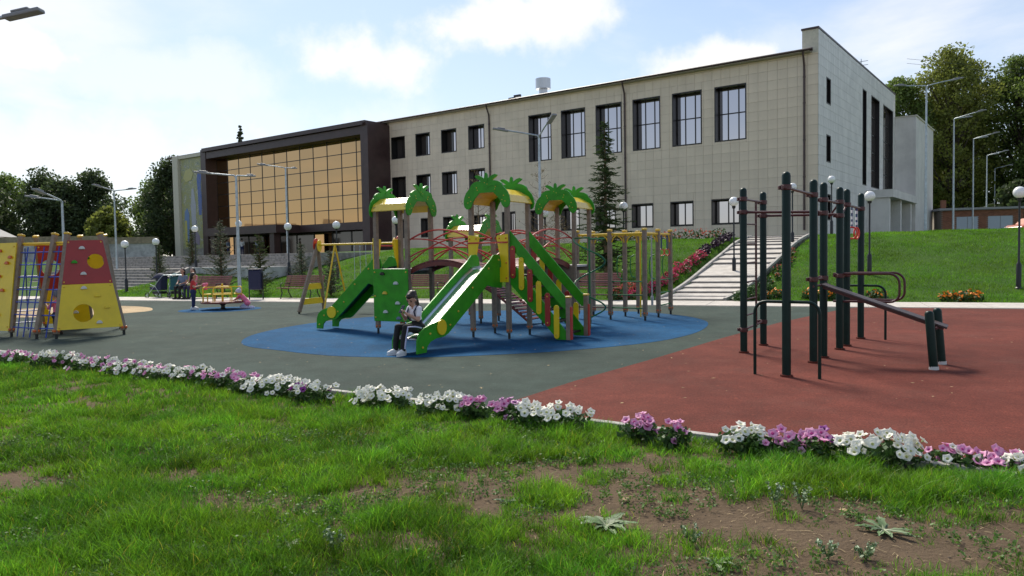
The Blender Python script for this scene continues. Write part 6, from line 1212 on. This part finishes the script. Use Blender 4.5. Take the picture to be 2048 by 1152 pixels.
def clover():
    n = 5200; P = np.stack([rng.uniform(-4.6, 4.2, n), rng.uniform(3.4, 7.2, n)], 1); ky = np.array([kerb_y(x) for x in P[:, 0]]); nz = vnoise(P, 1.3, 44.); P = P[(P[:, 1] < ky-.15) & (nz > -.05)]; C = [(x, y, terrain(x, y)+.035, .045) for x, y in P]
    V, F = leaf_cloud(C, 30000, .02, 1.0, .7); tag(put('clover', np_mesh('clover', V, F, mat('clover_leaf', (.10, .19, .035), .6, rand=.4, trans=.35))), 'small broad-leaved clover mixed into the front grass', 'clover', kind='stuff')
    n = 420; w = MB()
    for k in range(n):
        x = random.uniform(-8, 9); y = random.uniform(8, 24); s_ = random.uniform(.008, .03)
        if y < kerb_y(x)+.3: continue
        a = random.uniform(0, 6.28); w.add([(x+s_*math.cos(a+q)*r_, y+s_*math.sin(a+q)*r_, .008+.004*random.random()) for q, r_ in ((0, 1), (1.4, .5), (3.14, 1), (4.6, .5))], [(0, 1, 2, 3)])
    tag(w.build('leaf_litter', 'straw'), 'tiny dry leaf bits scattered over the rubber surface', 'litter', kind='stuff')
clover()

# ------------------------------------------------------------------ weeds, litter and twigs on the soil
def rosette(x, y, n, L_, label):
    t = thing('dock_weed', label, 'weed', (x, y, terrain(x, y)), random.uniform(0, 6), 'broad-leaved weeds on the bare soil')
    for k in range(n):
        l = L_*random.uniform(.55, 1.1); m = 8; V = []; el = rad(random.uniform(12, 42)); wv = random.uniform(0, 6)
        for i in range(m+1):
            u = i/m; w = l*.125*math.sin(math.pi*min(1, u*.88+.08))**.8*(1+.42*math.sin(i*2.6+wv)); r = l*(u*math.cos(el)+.02); z = l*(math.sin(el)*u*(1-.75*u))+.012
            V += [(r, -w, z+.018*l*5*abs(w)), (r, 0, z-.004), (r, w, z+.018*l*5*abs(w))]
        F = [(3*i+j, 3*i+j+1, 3*i+j+4, 3*i+j+3) for i in range(m) for j in range(2)]; w_ = MB().add(V, F); o = w_.build('leaf', 'weed', t, True); o.rotation_euler = (0, 0, k*2.4+random.uniform(-.3, .3)); r_ = MB(); r_.tube([(l*.02, 0, .012), (l*.35, 0, l*math.sin(el)*.3*.75+.012), (l*.75, 0, l*math.sin(el)*.75*.44+.012)], [.006, .004, .002], 5); r_.build('midrib', 'weedrib', o)
rosette(.54, 4.42, 17, .21, 'large grey-green rosette weed on the bare soil at bottom centre'); rosette(2.1, 4.22, 9, .17, 'flat dock weed on the soil below the biggest white flowers'); rosette(-.05, 4.88, 6, .10, 'small flat weed left of the central grass tuft'); rosette(1.02, 3.8, 8, .13, 'small leafy weed at the bottom edge, right of centre'); rosette(-1.28, 4.15, 7, .10, 'small leafy weed among the grass, lower left of centre')
def sprig(x, y, h, label):
    t = thing('white_weed', label, 'weed', (x, y, terrain(x, y)), 0, 'small white-flowered weeds'); w = MB(); cs = []; cl = []
    for k in range(5):
        a = k*2.4; e = Vector((.05*math.cos(a), .05*math.sin(a), h*random.uniform(.6, 1))); w.tube([(0, 0, 0), tuple(e*.5+Vector((0, 0, .02))), tuple(e)], .0022, 4)
        for s in range(4): q = e*(.4+.2*s); cl.append((*q, .016)); 
        cs.append((*e, .013)); cs.append((*(e*.85), .012))
    w.build('stem', 'weed', t); V, F = leaf_cloud(cl, 90, .022, 1.0); put('leaves', np_mesh('leaves', V, F, 'weed'), t); V, F = leaf_cloud(cs, 60, .014, 1.0); put('blossoms', np_mesh('blossoms', V, F, 'weedflower'), t)
for x, y, h, lb in ((1.62, 4.62, .2, 'white-flowered weed left of the flat dock weed'), (1.78, 4.6, .17, 'white-flowered weed at the grass edge beside another'), (1.63, 3.86, .14, 'pale sprig at the bottom edge, right'), (1.82, 3.84, .1, 'pale sprig at the bottom edge, rightmost'), (-1.0, 4.05, .14, 'white-flowered weed in the grass at lower left of centre'), (.98, 4.12, .11, 'small white-flowered weed below the rosette')): sprig(x, y, h, lb)
def litter():
    w = MB()
    for k in range(1600):
        x, y = random.uniform(-2.2, 3.6), random.uniform(3.5, 5.9); a = random.uniform(0, 3.14); l = random.uniform(.008, .05) if k > 40 else random.uniform(.08, .2); z = terrain(x, y)+.006; d = Vector((math.cos(a), math.sin(a), 0))*l; s = Vector((-d.y, d.x, 0)).normalized()*.0016
        p = Vector((x, y, z)); c = s*random.uniform(-8, 8) if l > .07 else s*0; w.add([p-d*.5-s, p-d*.5+s, p+c+s+Vector((0, 0, .003)), p+c-s+Vector((0, 0, .003)), p+d*.5-s, p+d*.5+s], [(0, 1, 2, 3), (3, 2, 5, 4)])
    tag(w.build('straw_litter', 'straw'), 'dry straw and twigs scattered over the bare soil', 'litter', kind='stuff')
    c = MB()
    for k in range(1100):
        x, y = random.uniform(-2.4, 3.6), random.uniform(3.4, 5.9); r = random.uniform(.003, .011); c.ball((x, y, terrain(x, y)-r*.1), r, 5, 4, (1, random.uniform(.6, 1), .55))
    tag(c.build('soil_crumbs', mat('clod', (.11, .078, .054), .95)), 'small dark clods of earth on the bare soil', 'soil', kind='stuff')
    for x, y, s, lb in ((.72, 4.86, .045, 'pale dry leaf left of the bare-soil grass blade tuft'), (1.02, 4.88, .05, 'pale dry leaf flat on the soil right of the grass tuft'), (1.1, 4.0, .045, 'yellow-brown dry leaf on the soil near the bottom'), (2.02, 4.52, .05, 'brown dry leaf at the grass edge above the dock weed')):
        m = MB(); m.add([(-s, 0, .004), (-s*.3, -s*.4, .012), (s*.5, -s*.35, .006), (s, 0, .014), (s*.4, s*.4, .008), (-s*.4, s*.38, .014)], [(0, 1, 2, 3, 4, 5)]); o = m.build('fallen_leaf', 'dryleaf'); o.location = (x, y, terrain(x, y)+.01); o.rotation_euler = (.1, .1, random.uniform(0, 6)); so_ = o.modifiers.new('s', 'SOLIDIFY'); so_.thickness = .0015; tag(o, lb, 'leaf', 'fallen leaves')
litter()
# overhead wires behind the roof at the right
w = MB(); a = Vector((31, 59, 16.0))
wire = thing('overhead_wire', 'thin wires running from the roof mast to the right edge', 'wire', (31, 59, 16.0))
for dz, sag in ((.0, .6), (.35, .25)):
    w = MB(); P = [Vector((60*k/12, 20*k/12, dz*(1-k/4)+1.5*k/12-sag*4*(k/12)*(1-k/12))) for k in range(13)]; w.tube(P, .012, 4); w.build('cable', 'blackiron', wire)
